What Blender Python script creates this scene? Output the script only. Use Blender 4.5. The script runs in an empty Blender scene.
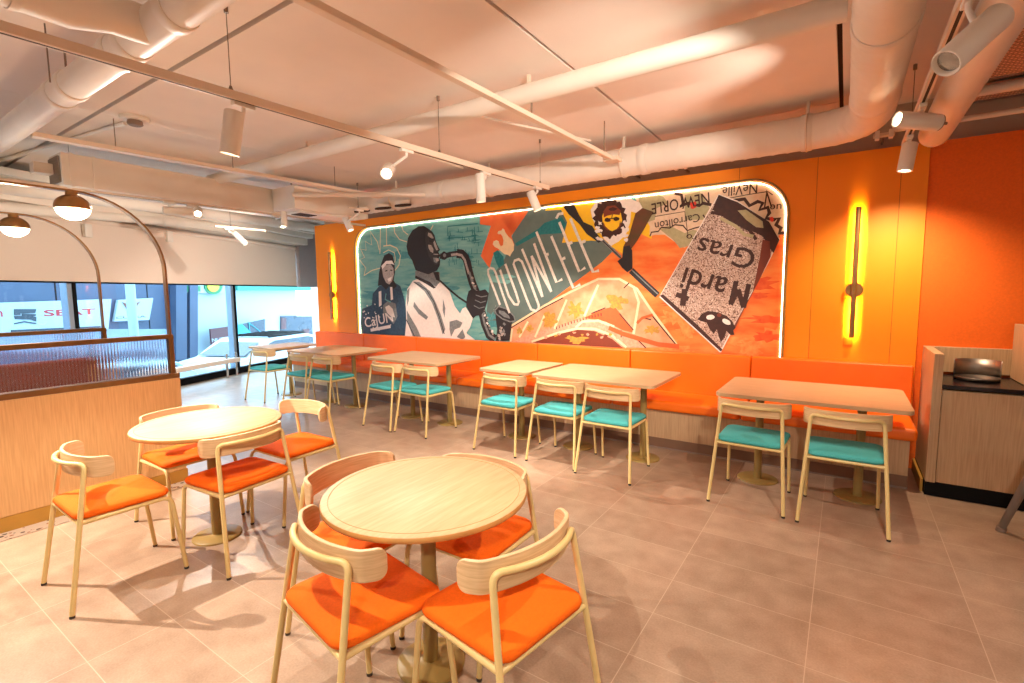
import bpy, math, random
from mathutils import Vector, Matrix
from mathutils.geometry import tessellate_polygon
random.seed(7)
sc = bpy.context.scene
col = sc.collection
PI = math.pi

# ------------------------------------------------------------------ camera survey
# the photograph's perspective, recovered from the room's vanishing points
CXP, CYP = 512.0, 341.5
VX = Vector((-225.0, 300.0)); VY = Vector((846.0, 290.0))
FP = math.sqrt(-((VX.x-CXP)*(VY.x-CXP)+(VX.y-CYP)*(VY.y-CYP)))
def _d(p): return Vector((p[0]-CXP, -(p[1]-CYP), -FP)).normalized()
_X = -_d(VX); _Y = _d(VY); _Y = (_Y-_X*_X.dot(_Y)).normalized(); _Z = _X.cross(_Y)
RM = Matrix((_X, _Y, _Z))
CH = 1.53
CAM = Vector((0, 0, CH))
def ray(x, y): return RM @ Vector((x-CXP, -(y-CYP), -FP))
def ony(x, y, Y):
    r = ray(x, y); return CAM + r*(Y/r.y)
def onz(x, y, z):
    r = ray(x, y); return CAM + r*((z-CH)/r.z)
def onplane(x, y, p0, n):
    r = ray(x, y); return CAM + r*((p0-CAM).dot(n)/r.dot(n))

cam = bpy.data.cameras.new('camera'); camo = bpy.data.objects.new('camera', cam); col.objects.link(camo)
cam.sensor_width = 36; cam.lens = FP/1024*36; cam.clip_end = 200; cam.clip_start = .02
M4 = RM.to_4x4(); M4.translation = CAM
camo.matrix_world = M4
sc.camera = camo

# ------------------------------------------------------------------ materials
def lin(c):
    return tuple(((v/255)/12.92 if v/255 <= .04045 else ((v/255+.055)/1.055)**2.4) for v in c)+(1,)
def mat(name, rgb, rough=.5, metal=0., noise=0., scale=8., bump=0., bscale=60., emit=None, estr=0., spec=.5, stretch=(1,1,1), rgb2=None, coat=0.):
    m = bpy.data.materials.new(name); m.use_nodes = True
    nt = m.node_tree; b = nt.nodes['Principled BSDF']
    b.inputs['Roughness'].default_value = rough; b.inputs['Metallic'].default_value = metal
    b.inputs['Specular IOR Level'].default_value = spec
    b.inputs['Coat Weight'].default_value = coat
    c = lin(rgb)
    tc = nt.nodes.new('ShaderNodeTexCoord'); mp = nt.nodes.new('ShaderNodeMapping'); mp.inputs['Scale'].default_value = stretch
    nt.links.new(tc.outputs['Object'], mp.inputs['Vector'])
    nz = nt.nodes.new('ShaderNodeTexNoise'); nz.inputs['Scale'].default_value = scale; nz.inputs['Detail'].default_value = 5
    nt.links.new(mp.outputs['Vector'], nz.inputs['Vector'])
    rp = nt.nodes.new('ShaderNodeValToRGB')
    if rgb2: c2 = lin(rgb2)
    else: c2 = tuple(min(1, v*(1+noise)) for v in c[:3])+(1,); c = tuple(v*(1-noise) for v in c[:3])+(1,)
    rp.color_ramp.elements[0].color = c; rp.color_ramp.elements[1].color = c2
    rp.color_ramp.elements[0].position = .32; rp.color_ramp.elements[1].position = .68
    nt.links.new(nz.outputs['Fac'], rp.inputs['Fac']); nt.links.new(rp.outputs['Color'], b.inputs['Base Color'])
    if bump:
        n2 = nt.nodes.new('ShaderNodeTexNoise'); n2.inputs['Scale'].default_value = bscale; n2.inputs['Detail'].default_value = 3
        nt.links.new(mp.outputs['Vector'], n2.inputs['Vector'])
        bp = nt.nodes.new('ShaderNodeBump'); bp.inputs['Strength'].default_value = bump; bp.inputs['Distance'].default_value = .01
        nt.links.new(n2.outputs['Fac'], bp.inputs['Height']); nt.links.new(bp.outputs['Normal'], b.inputs['Normal'])
    if emit:
        b.inputs['Emission Color'].default_value = lin(emit); b.inputs['Emission Strength'].default_value = estr
    return m

M = {}
M['oak'] = mat('oak_veneer', (205,165,118), .45, scale=3, stretch=(3,3,46), rgb2=(228,192,146))
M['oakx'] = mat('oak_veneer_long', (196,154,112), .5, scale=3, stretch=(2,28,28), rgb2=(212,174,130))
M['oakz'] = mat('oak_panel_upright', (212,160,104), .5, scale=3, stretch=(34,34,1.6), rgb2=(228,180,122))
M['oakg'] = mat('greyed_oak_upright', (188,150,112), .5, scale=3, stretch=(40,40,1.6), rgb2=(206,170,130))
M['oakedge'] = mat('tabletop_edge', (196,140,76), .5, noise=.08, scale=12)
M['oaktable'] = mat('pale_oak_tabletop', (200,162,116), .55, scale=3, stretch=(26,2,26), rgb2=(214,180,134))
M['frame'] = mat('cream_yellow_powdercoat', (222,192,128), .38, noise=.03)
M['olive'] = mat('olive_gold_paint', (150,122,66), .4, noise=.06)
M['brass'] = mat('brushed_brass', (168,126,78), .32, .75, noise=.08, scale=20)
M['brassdk'] = mat('bronze_frame', (128,92,54), .4, .5, noise=.08, scale=20)
M['orangeseat'] = mat('orange_seat_fabric', (242,104,14), .85, noise=.06, scale=120, bump=.25, bscale=500, spec=.2)
M['tealseat'] = mat('teal_seat_fabric', (76,172,170), .8, noise=.06, scale=120, bump=.2, bscale=500, spec=.25)
M['bench'] = mat('orange_red_vinyl', (250,112,6), .42, noise=.04, scale=6, bump=.08, bscale=200)
M['wallorange'] = mat('orange_wall_paint', (255,144,4), .55, noise=.02, scale=3, bump=.05, bscale=250)
M['wallorange2'] = mat('orange_textured_wall', (244,108,10), .7, noise=.05, scale=60, bump=.25, bscale=160)
M['rubber'] = mat('dark_rubber', (52,40,34), .7)
M['white'] = mat('white_powdercoat', (236,226,214), .45, noise=.02)
M['ductwhite'] = mat('white_painted_duct', (236,224,210), .5, noise=.03, scale=4, bump=.05, bscale=30)
M['cream'] = mat('cream_track_paint', (228,206,184), .5, noise=.02)
M['ceil'] = mat('plaster_ceiling_panel', (240,226,214), .9, noise=.025, scale=2.5, bump=.08, bscale=90)
M['ceilgap'] = mat('dark_panel_gap', (70,50,40), .9)
M['wallwhite'] = mat('pale_wall_paint', (226,214,204), .85, noise=.02, scale=3)
M['wallgrey'] = mat('taupe_wall_paint', (184,162,144), .85, noise=.03, scale=3)
M['blind'] = mat('beige_roller_fabric', (246,228,212), .9, noise=.03, scale=150, bump=.1, bscale=400)
def _transl(m,rgb,f):
    nt=m.node_tree; o=[n for n in nt.nodes if n.type=='OUTPUT_MATERIAL'][0]; b_=nt.nodes['Principled BSDF']
    t=nt.nodes.new('ShaderNodeBsdfTranslucent'); t.inputs[0].default_value=lin(rgb); mx=nt.nodes.new('ShaderNodeMixShader'); mx.inputs[0].default_value=f
    nt.links.new(b_.outputs[0],mx.inputs[1]); nt.links.new(t.outputs[0],mx.inputs[2]); nt.links.new(mx.outputs[0],o.inputs[0])
_transl(M['blind'],(240,204,176),.14)
M['black'] = mat('black_aluminium', (10,10,12), .6, spec=.15, noise=.1)
M['blackstone'] = mat('black_stone_counter', (34,26,26), .25, noise=.1, scale=40)
M['steel'] = mat('brushed_steel', (150,138,128), .42, 1., noise=.08, scale=6, stretch=(1,1,30))
M['chrome'] = mat('chrome', (220,222,225), .12, 1.)
M['alu'] = mat('pale_grey_aluminium', (150,170,190), .4, .3, noise=.04)
M['wire'] = mat('steel_wire', (140,120,104), .5, .6)
M['terra'] = None
M['opal'] = mat('lit_opal_glass', (255,246,230), .4, emit=(255,232,196), estr=7)
M['lens'] = mat('lit_spot_lens', (255,250,240), .3, emit=(255,232,196), estr=14)
M['lensoff'] = mat('spot_reflector', (210,205,198), .15, .9)
M['led'] = mat('lit_led_strip', (255,240,210), .4, emit=(255,236,200), estr=9)
M['ledyellow'] = mat('lit_amber_strip', (255,200,60), .4, emit=(255,176,30), estr=8)
M['capgrey'] = mat('grey_end_cap', (142,122,110), .5)
M['toe'] = mat('taupe_plinth', (126,92,70), .6, noise=.06)
M['chairgrey'] = mat('grey_brown_plastic', (120,104,92), .4, noise=.05)
M['maroon'] = mat('maroon_upholstery', (128,44,52), .6, noise=.05, scale=20)
M['skirt'] = mat('golden_skirting', (196,146,62), .4, .2, noise=.04)

def floor_mat():
    m = bpy.data.materials.new('beige_stone_tiles'); m.use_nodes = True
    nt = m.node_tree; b = nt.nodes['Principled BSDF']; N = nt.nodes.new; L = nt.links.new
    tc = N('ShaderNodeTexCoord'); sx = N('ShaderNodeSeparateXYZ'); L(tc.outputs['Object'], sx.inputs[0])
    def mth(op, a, bv, cl=False):
        n = N('ShaderNodeMath'); n.operation = op; n.use_clamp = cl
        for i, v in enumerate((a, bv)):
            if hasattr(v, 'links'): L(v, n.inputs[i])
            elif v is not None: n.inputs[i].default_value = v
        return n.outputs[0]
    def line(axis, off, step):
        t = mth('DIVIDE', mth('SUBTRACT', sx.outputs[axis], off), step)
        fr = mth('SUBTRACT', t, mth('FLOOR', t, None))
        dd = mth('MULTIPLY', mth('MINIMUM', fr, mth('SUBTRACT', 1., fr)), step)
        return mth('LESS_THAN', dd, .0019), mth('FLOOR', t, None)
    lx, ix = line(0, -.695, .628); ly, iy = line(1, 1.895, .323)
    g = mth('MAXIMUM', lx, ly)
    cb = N('ShaderNodeCombineXYZ'); L(ix, cb.inputs[0]); L(iy, cb.inputs[1])
    wn = N('ShaderNodeTexWhiteNoise'); L(cb.outputs[0], wn.inputs['Vector'])
    n1 = N('ShaderNodeTexNoise'); n1.inputs['Scale'].default_value = 7; n1.inputs['Detail'].default_value = 8; L(tc.outputs['Object'], n1.inputs['Vector'])
    n2 = N('ShaderNodeTexNoise'); n2.inputs['Scale'].default_value = 110; n2.inputs['Detail'].default_value = 3; L(tc.outputs['Object'], n2.inputs['Vector'])
    s = mth('ADD', mth('MULTIPLY', n1.outputs['Fac'], .5), mth('MULTIPLY', n2.outputs['Fac'], .35))
    s = mth('ADD', s, mth('MULTIPLY', wn.outputs['Value'], .12))
    rp = N('ShaderNodeValToRGB'); rp.color_ramp.elements[0].position = .3; rp.color_ramp.elements[1].position = .68
    rp.color_ramp.elements[0].color = lin((146,118,96)); rp.color_ramp.elements[1].color = lin((184,156,132))
    L(s, rp.inputs['Fac'])
    mx = N('ShaderNodeMix'); mx.data_type = 'RGBA'; L(g, mx.inputs[0]); L(rp.outputs['Color'], mx.inputs[6]); mx.inputs[7].default_value = lin((192,168,144))
    L(mx.outputs[2], b.inputs['Base Color']); b.inputs['Roughness'].default_value = .33
    bp = N('ShaderNodeBump'); bp.inputs['Strength'].default_value = .15; bp.inputs['Distance'].default_value = .004; L(n2.outputs['Fac'], bp.inputs['Height']); L(bp.outputs[0], b.inputs['Normal'])
    return m
M['tiles'] = floor_mat()

def speck_mat(name, base, chips, scale=26, thr=.42, rough=.5):
    m = bpy.data.materials.new(name); m.use_nodes = True; nt = m.node_tree; b = nt.nodes['Principled BSDF']; N = nt.nodes.new; L = nt.links.new
    tc = N('ShaderNodeTexCoord'); v = N('ShaderNodeTexVoronoi'); v.inputs['Scale'].default_value = scale; L(tc.outputs['Object'], v.inputs['Vector'])
    sx = N('ShaderNodeSeparateColor'); L(v.outputs['Color'], sx.inputs[0])
    rp = N('ShaderNodeValToRGB'); rp.color_ramp.interpolation = 'CONSTANT'
    els = rp.color_ramp.elements
    els[0].color = lin(base); els[1].position = .55; els[1].color = lin(chips[0])
    for i, c in enumerate(chips[1:]):
        e = els.new(.55+.45*(i+1)/len(chips)); e.color = lin(c)
    L(sx.outputs[0], rp.inputs['Fac'])
    lt = N('ShaderNodeMath'); lt.operation = 'LESS_THAN'; L(v.outputs['Distance'], lt.inputs[0]); lt.inputs[1].default_value = thr
    mx = N('ShaderNodeMix'); mx.data_type = 'RGBA'; L(lt.outputs[0], mx.inputs[0]); mx.inputs[6].default_value = lin(base); L(rp.outputs['Color'], mx.inputs[7])
    L(mx.outputs[2], b.inputs['Base Color']); b.inputs['Roughness'].default_value = rough
    return m
M['terra'] = speck_mat('terrazzo', (232,218,202), [(140,84,54),(70,52,44),(176,118,76)], 34, .42)

def perf_mat():
    m = bpy.data.materials.new('perforated_sheet'); m.use_nodes = True; nt = m.node_tree; b = nt.nodes['Principled BSDF']; N = nt.nodes.new; L = nt.links.new
    tc = N('ShaderNodeTexCoord'); br = N('ShaderNodeTexBrick'); br.inputs['Scale'].default_value = 1
    br.inputs['Brick Width'].default_value = .045; br.inputs['Row Height'].default_value = .022; br.inputs['Mortar Size'].default_value = .0055
    br.inputs['Color1'].default_value = lin((96,56,40)); br.inputs['Color2'].default_value = lin((96,56,40)); br.inputs['Mortar'].default_value = lin((232,190,164))
    br.inputs['Mortar Smooth'].default_value = 0
    L(tc.outputs['Object'], br.inputs['Vector']); L(br.outputs['Color'], b.inputs['Base Color']); b.inputs['Roughness'].default_value = .5
    return m
M['perf'] = perf_mat()

def glass_mat(name, tint, rough=0.0):
    m = bpy.data.materials.new(name); m.use_nodes = True; nt = m.node_tree; nt.nodes.clear(); N = nt.nodes.new; L = nt.links.new
    o = N('ShaderNodeOutputMaterial'); t = N('ShaderNodeBsdfTransparent'); t.inputs[0].default_value = tint
    g = N('ShaderNodeBsdfGlossy'); g.inputs['Roughness'].default_value = .02
    f = N('ShaderNodeLayerWeight'); f.inputs['Blend'].default_value = .06; mx = N('ShaderNodeMixShader')
    L(f.outputs['Facing'], mx.inputs[0]); L(t.outputs[0], mx.inputs[1]); L(g.outputs[0], mx.inputs[2]); L(mx.outputs[0], o.inputs[0])
    return m
M['glass'] = glass_mat('clear_window_glass', (.93,.97,1,1))
def reed_mat():
    m = bpy.data.materials.new('reeded_glass'); m.use_nodes = True; nt = m.node_tree; nt.nodes.clear(); N = nt.nodes.new; L = nt.links.new
    o = N('ShaderNodeOutputMaterial')
    r = N('ShaderNodeBsdfRefraction'); r.inputs['Roughness'].default_value = .12; r.inputs['IOR'].default_value = 1.12; r.inputs[0].default_value = (.96,.97,1,1)
    g = N('ShaderNodeBsdfGlossy'); g.inputs['Roughness'].default_value = .2
    tc = N('ShaderNodeTexCoord'); wv = N('ShaderNodeTexWave'); wv.bands_direction = 'Y'; wv.inputs['Scale'].default_value = 16
    L(tc.outputs['Object'], wv.inputs['Vector'])
    bp = N('ShaderNodeBump'); bp.inputs['Strength'].default_value = .8; bp.inputs['Distance'].default_value = .006
    L(wv.outputs['Fac'], bp.inputs['Height']); L(bp.outputs[0], r.inputs['Normal']); L(bp.outputs[0], g.inputs['Normal'])
    mx = N('ShaderNodeMixShader'); mx.inputs[0].default_value = .1
    L(r.outputs[0], mx.inputs[1]); L(g.outputs[0], mx.inputs[2]); L(mx.outputs[0], o.inputs[0])
    return m
M['reed'] = reed_mat()
def flat(name, rgb, rgb2=None, scale=30, stretch=(1,1,1)):
    return mat('print_'+name, rgb, .6, noise=.0 if rgb2 else .05, scale=scale, rgb2=rgb2, stretch=stretch)

# ------------------------------------------------------------------ mesh helpers
def tag(o, label=None, cat=None, group=None, kind=None):
    if label: o['label'] = label
    if cat: o['category'] = cat
    if group: o['group'] = group
    if kind: o['kind'] = kind
    return o
def empty(name, loc=(0,0,0), rz=0, label=None, cat=None, group=None, kind=None):
    o = bpy.data.objects.new(name, None); o.location = loc; o.rotation_euler = (0,0,rz); o.empty_display_size = .1
    col.objects.link(o); return tag(o, label, cat, group, kind)
def smooth_path(pts, rad, seg=6):
    """round the inner corners of a polyline"""
    pts = [Vector(p) for p in pts]; out = [pts[0]]
    for i in range(1, len(pts)-1):
        a, b, c = pts[i-1], pts[i], pts[i+1]
        r = rad[i] if isinstance(rad, (list, tuple)) else rad
        r = min(r, (a-b).length*.49, (c-b).length*.49)
        if r < 1e-5: out.append(b); continue
        p, q = b+(a-b).normalized()*r, b+(c-b).normalized()*r
        for k in range(seg+1):
            t = k/seg; out.append(p*(1-t)**2+b*2*t*(1-t)+q*t*t)
    out.append(pts[-1]); return out
class MB:
    def __init__(s): s.v=[]; s.f=[]; s.m=[]; s.sm=[]; s.mi=0
    def add(s, vs, fs, smooth=False):
        n=len(s.v); s.v += [Vector(v) for v in vs]; s.f += [tuple(i+n for i in f) for f in fs]
        s.m += [s.mi]*len(fs); s.sm += [smooth]*len(fs); return s
    def box(s, a, b, rz=0, ctr=None):
        x0,y0,z0=a; x1,y1,z1=b
        vs=[(x0,y0,z0),(x1,y0,z0),(x1,y1,z0),(x0,y1,z0),(x0,y0,z1),(x1,y0,z1),(x1,y1,z1),(x0,y1,z1)]
        if rz:
            c=Vector(ctr or ((x0+x1)/2,(y0+y1)/2,0)); R=Matrix.Rotation(rz,3,'Z'); vs=[R@(Vector(v)-c)+c for v in vs]
        return s.add(vs,[(0,3,2,1),(4,5,6,7),(0,1,5,4),(1,2,6,5),(2,3,7,6),(3,0,4,7)])
    def tube(s, path, r, n=10, caps=True, smooth=True, closed=False):
        P=[Vector(p) for p in path]; vs=[]; fs=[]; up=None; N=len(P)
        for i,p in enumerate(P):
            if closed: t=(P[(i+1)%N]-P[i-1]).normalized()
            else: t=((P[min(i+1,N-1)]-P[max(i-1,0)])).normalized()
            if up is None: up = t.orthogonal().normalized()
            up=(up-t*up.dot(t)).normalized(); q=t.cross(up)
            rr = r[i] if isinstance(r,(list,tuple)) else r
            for k in range(n):
                a=2*PI*k/n; vs.append(p+(up*math.cos(a)+q*math.sin(a))*rr)
        for i in range(N if closed else N-1):
            j=(i+1)%N
            for k in range(n):
                l=(k+1)%n; fs.append((i*n+k,i*n+l,j*n+l,j*n+k))
        s.add(vs,fs,smooth)
        if caps and not closed:
            s.add(vs[:n],[tuple(range(n))[::-1]]); s.add(vs[-n:],[tuple(range(n))])
        return s
    def cyl(s, a, b, r, r2=None, n=24, caps=True): return s.tube([a,b],[r, r if r2 is None else r2],n,caps)
    def lathe(s, prof, c=(0,0,0), n=32, axis=None, caps=True):
        c=Vector(c); vs=[]; fs=[]; R=Matrix.Identity(3)
        if axis is not None: R=Vector((0,0,1)).rotation_difference(Vector(axis)).to_matrix()
        for (r,z) in prof:
            for k in range(n):
                a=2*PI*k/n; vs.append(c+R@Vector((r*math.cos(a),r*math.sin(a),z)))
        for i in range(len(prof)-1):
            for k in range(n):
                l=(k+1)%n; fs.append((i*n+k,i*n+l,(i+1)*n+l,(i+1)*n+k))
        s.add(vs,fs,True)
        if not caps: return s
        if prof[0][0]>1e-5: s.add(vs[:n],[tuple(range(n))[::-1]])
        if prof[-1][0]>1e-5: s.add(vs[-n:],[tuple(range(n))])
        return s
    def prism(s, poly, z0, z1, f=None, mtop=None):
        """poly in 2-D, extruded z0..z1; f maps (x,y,z)->3-D"""
        f = f or (lambda x,y,z:(x,y,z)); n=len(poly)
        lo=[Vector(f(x,y,z0)) for x,y in poly]; hi=[Vector(f(x,y,z1)) for x,y in poly]
        tris=tessellate_polygon([[Vector((x,y,0)) for x,y in poly]])
        s.add(hi,tris); s.add(lo,[t[::-1] for t in tris])
        s.add(lo+hi,[(i,(i+1)%n,n+(i+1)%n,n+i) for i in range(n)]); return s
    def build(s, name, mats, parent=None, loc=None, world=False, bevel=0, seg=2, sub=0, fixn=True, **kw):
        me=bpy.data.meshes.new(name); off=Vector((0,0,0))
        if world and parent is not None: off=parent.location.copy()
        if loc is not None: off=Vector(loc)
        me.from_pydata([v-off for v in s.v],[],s.f)
        if not isinstance(mats,(list,tuple)): mats=[mats]
        for m in mats: me.materials.append(m)
        me.polygons.foreach_set('material_index',s.m); me.polygons.foreach_set('use_smooth',s.sm)
        if fixn:
            import bmesh
            b=bmesh.new(); b.from_mesh(me); bmesh.ops.remove_doubles(b,verts=b.verts,dist=1e-5) if bevel or sub else None
            bmesh.ops.recalc_face_normals(b,faces=b.faces); b.to_mesh(me); b.free()
        me.update()
        o=bpy.data.objects.new(name,me); col.objects.link(o)
        if parent is not None: o.parent=parent
        elif loc is not None: o.location=loc
        if bevel:
            md=o.modifiers.new('bevel','BEVEL'); md.width=bevel; md.segments=seg; md.limit_method='ANGLE'; md.angle_limit=math.radians(40)
            for p in me.polygons: p.use_smooth=True
            w=o.modifiers.new('wn','WEIGHTED_NORMAL')
        if sub:
            md=o.modifiers.new('sub','SUBSURF'); md.levels=sub; md.render_levels=sub
            for p in me.polygons: p.use_smooth=True
        return tag(o, **kw)
def kids(o): return [c for c in bpy.data.objects if c.parent == o]
def dup(o, parent=None):
    c=o.copy(); col.objects.link(c)
    if parent is not None: c.parent=parent
    for ch in KID.get(o.name, []): dup(ch, c)
    return c
KID={}
def index_kids(root):
    def rec(o):
        ks=kids(o)
        if ks: KID[o.name]=ks
        for k in ks: rec(k)
    rec(root)
def rrect(x0,y0,x1,y1,r,seg=6):
    out=[]
    for cx,cy,a in ((x1-r,y0+r,-90),(x1-r,y1-r,0),(x0+r,y1-r,90),(x0+r,y0+r,180)):
        for k in range(seg+1):
            t=math.radians(a+90*k/seg); out.append((cx+r*math.cos(t),cy+r*math.sin(t)))
    return out
def S(o): o['kind']='structure'; return o

# ------------------------------------------------------------------ room shell
CZ = 3.08
WY = 5.30          # face of the orange wall
# window wall runs obliquely at the left
W0 = Vector((-8.52,1.54,0)); WU = Vector((-.371,.928,0)).normalized(); WN = Vector((-WU.y,WU.x,0))  # WN points outwards
if WN.x > 0: WN = -WN
def wp(s, d, z): return W0+WU*s+WN*d+Vector((0,0,z))
def wbox(mb, s0,s1,d0,d1,z0,z1):
    vs=[wp(s0,d0,z0),wp(s1,d0,z0),wp(s1,d1,z0),wp(s0,d1,z0),wp(s0,d0,z1),wp(s1,d0,z1),wp(s1,d1,z1),wp(s0,d1,z1)]
    return mb.add(vs,[(0,3,2,1),(4,5,6,7),(0,1,5,4),(1,2,6,5),(2,3,7,6),(3,0,4,7)])
SA, SB = -6.2, 7.2
def wl(s): p=wp(s,0,0); return (p.x,p.y)
m=MB(); poly=[wl(SA),wl(SB),(3.2,wl(SB)[1]),(3.2,wl(SA)[1])]
m.prism(poly,-.12,0); S(m.build('floor',M['tiles']))
# ceiling: dark soffit with pale panels below it, gaps between the panels
m=MB(); m.mi=0; poly=[wl(SA-.2),wl(SB+.2),(3.3,wl(SB+.2)[1]),(3.3,wl(SA-.2)[1])]
m.prism(poly,CZ+.05,CZ+.15); m.mi=1
for a,b in (((-5.3,-4.4),(-1.665,1.64)),((-5.3,1.675),(-1.665,6.9)),((-10.4,-4.4),(-5.305,1.64)),((-10.9,1.675),(-5.305,6.9)),
            ((-1.64,-4.4),(-.12,1.64)),((-1.64,1.675),(-.12,5.05)),((-.09,-4.4),(3.2,3.2)),((-.09,3.22),(3.2,5.42)),((-1.64,5.06),(-.12,5.42))):
    m.box((a[0],a[1],CZ),(b[0],b[1],CZ+.05))
S(m.build('ceiling',[M['ceilgap'],M['ceil']]))
# walls that close the room
m=MB(); m.box((3.2,-4.4,0),(3.3,8.3,CZ+.1)); S(m.build('wall_right',M['wallwhite']))
m=MB(); m.box((-7,-4.5,0),(3.3,-4.3,CZ+.1)); S(m.build('wall_front',M['wallwhite']))
m=MB(); m.box((-7.55,WY+.12,0),(3.2,WY+.3,CZ+.05)); S(m.build('wall_back',M['wallgrey']))
m=MB(); m.box((-12,8.1,0),(-7.5,8.25,CZ+.1)); m.box((-7.55,5.6,0),(-7.45,8.2,CZ+.1)); S(m.build('wall_alcove',M['wallwhite']))

# orange cladding with the round-cornered recess for the mural
MX0,MX1,MZ0,MZ1 = -6.62,-.475,.50,2.585
def clad(x0,x1,z1,y,hole=None,thick=.1,material=None,name='wall_orange'):
    m=MB(); out=[Vector((x0,0,0)),Vector((x1,0,0)),Vector((x1,0,z1)),Vector((x0,0,z1))]
    loops=[[Vector((v.x,v.z,0)) for v in out]]
    if hole: loops.append([Vector((a,b,0)) for a,b in hole][::-1])
    pts=[p for l in loops for p in l]; tr=tessellate_polygon(loops)
    m.add([(p.x,y,p.y) for p in pts],tr); m.add([(p.x,y+thick,p.y) for p in pts],tr)
    m.add([(v.x,y,v.z) for v in out]+[(v.x,y+thick,v.z) for v in out],[(i,(i+1)%4,4+(i+1)%4,4+i) for i in range(4)])
    if hole:
        n=len(hole); m.add([(a,y,b) for a,b in hole]+[(a,y+thick,b) for a,b in hole],[(i,(i+1)%n,n+(i+1)%n,n+i) for i in range(n)])
    return S(m.build(name,material or M['wallorange'],fixn=False))
hole=rrect(MX0,MZ0,MX1,MZ1,.34,10)
clad(-7.655,.512,2.712,WY,hole)
clad(.515,3.2,2.712,WY+.02,None,.09,M['wallorange2'],'wall_orange_right')
# thin joints between the cladding sheets
m=MB()
for x in (-.905,-.26,.335): m.box((x-.002,WY-.0015,(2.6 if x<-.5 else .9)),(x+.002,WY+.001,2.712))
S(m.build('trim_1',mat('joint_shadow',(178,84,10),.8)))
m=MB(); m.tube([(a,WY-.004,b) for a,b in rrect(MX0,MZ0,MX1,MZ1,.34,10)],.011,8,closed=True)
S(m.build('trim_2',M['olive']))

# window wall: low black frame, glass panes, mullions, head and bulkhead
zt=1.72
edges=[-5.9,-1.9,.7,3.4,6.9]
mull=[]
def s_at(px,py=300):
    p=onplane(px,py,W0,WN); return (p-W0).dot(WU)
mull=[s_at(74.5),s_at(234.5)]
ed=[-6.0,mull[0]-2.9,mull[0],mull[1],SB]
for i in range(4):
    w=empty('window_%d'%(i+1),wp((ed[i]+ed[i+1])/2,0,0),kind='structure')
    m=MB(); a,b=ed[i],ed[i+1]
    wbox(m,a,b,-.03,.06,0,.12); wbox(m,a,b,-.03,.06,2.5,2.56); wbox(m,b-.022,b+.028,-.01,.12,0,2.56); m.mi=1; wbox(m,b-.085,b-.022,.0,.12,0,2.56); m.mi=0
    m.build('window_frame',[M['black'],M['alu']],w,world=True)
    m=MB(); wbox(m,a+.03,b-.086,.012,.02,.12,2.5); m.build('pane',M['glass'],w,world=True)
m=MB(); wbox(m,SA,SB,0,.25,2.5,CZ+.1); wbox(m,SA,-6.0,0,.1,0,2.6); S(m.build('wall_left',M['wallwhite']))
# pale soffit steps above the blinds
m=MB(); wbox(m,SA+.3,SB-1.6,-.55,-.02,2.80,2.93); wbox(m,SA+.3,SB-1.6,-.40,-.02,2.66,2.80); wbox(m,SA+.3,SB-1.6,-.62,-.5,2.90,2.99)
S(m.build('trim_3',M['ductwhite'],bevel=.01))
# column between the last blind and the orange wall
m=MB(); wbox(m,s_at(294,260),s_at(322,260),-.14,-.03,zt+.0,CZ); S(m.build('trim_4',mat('lilac_grey_column',(186,170,166),.8,noise=.02)))
# outer face sill strip: lit floor edge
# roller blinds
bs=[SA+.1,s_at(82,240),s_at(164,240),s_at(293.5,260)]
for i,(a,b) in enumerate(zip(bs[:-1],bs[1:])):
    o=empty('roller_blind',wp((a+b)/2,-.05,zt),0,['beige roller blind covering the leftmost window top','beige roller blind behind the two brass arches','beige roller blind nearest the orange wall'][i],'blind')
    m=MB(); wbox(m,a+.0005,b-.0005,-.055,-.05,zt+.02,2.62); m.build('fabric',M['blind'],o,world=True)
    m=MB(); wbox(m,a+.0005,b-.0005,-.062,-.045,zt,zt+.022); m.build('bottom_bar',M['black'],o,world=True,label='black bottom bar')
    m=MB(); m.tube([wp(a+.004,-.06,2.60),wp(b-.004,-.06,2.60)],.035,14); m.build('roller',M['blind'],o,world=True)
for i,px in enumerate((82,164)):
    s=s_at(px,235); m=MB(); wbox(m,s-.05,s+.05,-.13,-.07,2.36 if i==0 else 2.42,2.54 if i==0 else 2.60)
    m.build('blind_bracket',M['white'],loc=wp(s,-.09,2.36),bevel=.008,label=['small white box at the blind joint under the front globe lamp','small white box at the blind joint right of the front brass arch'][i],cat='bracket',group='blind brackets')

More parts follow.
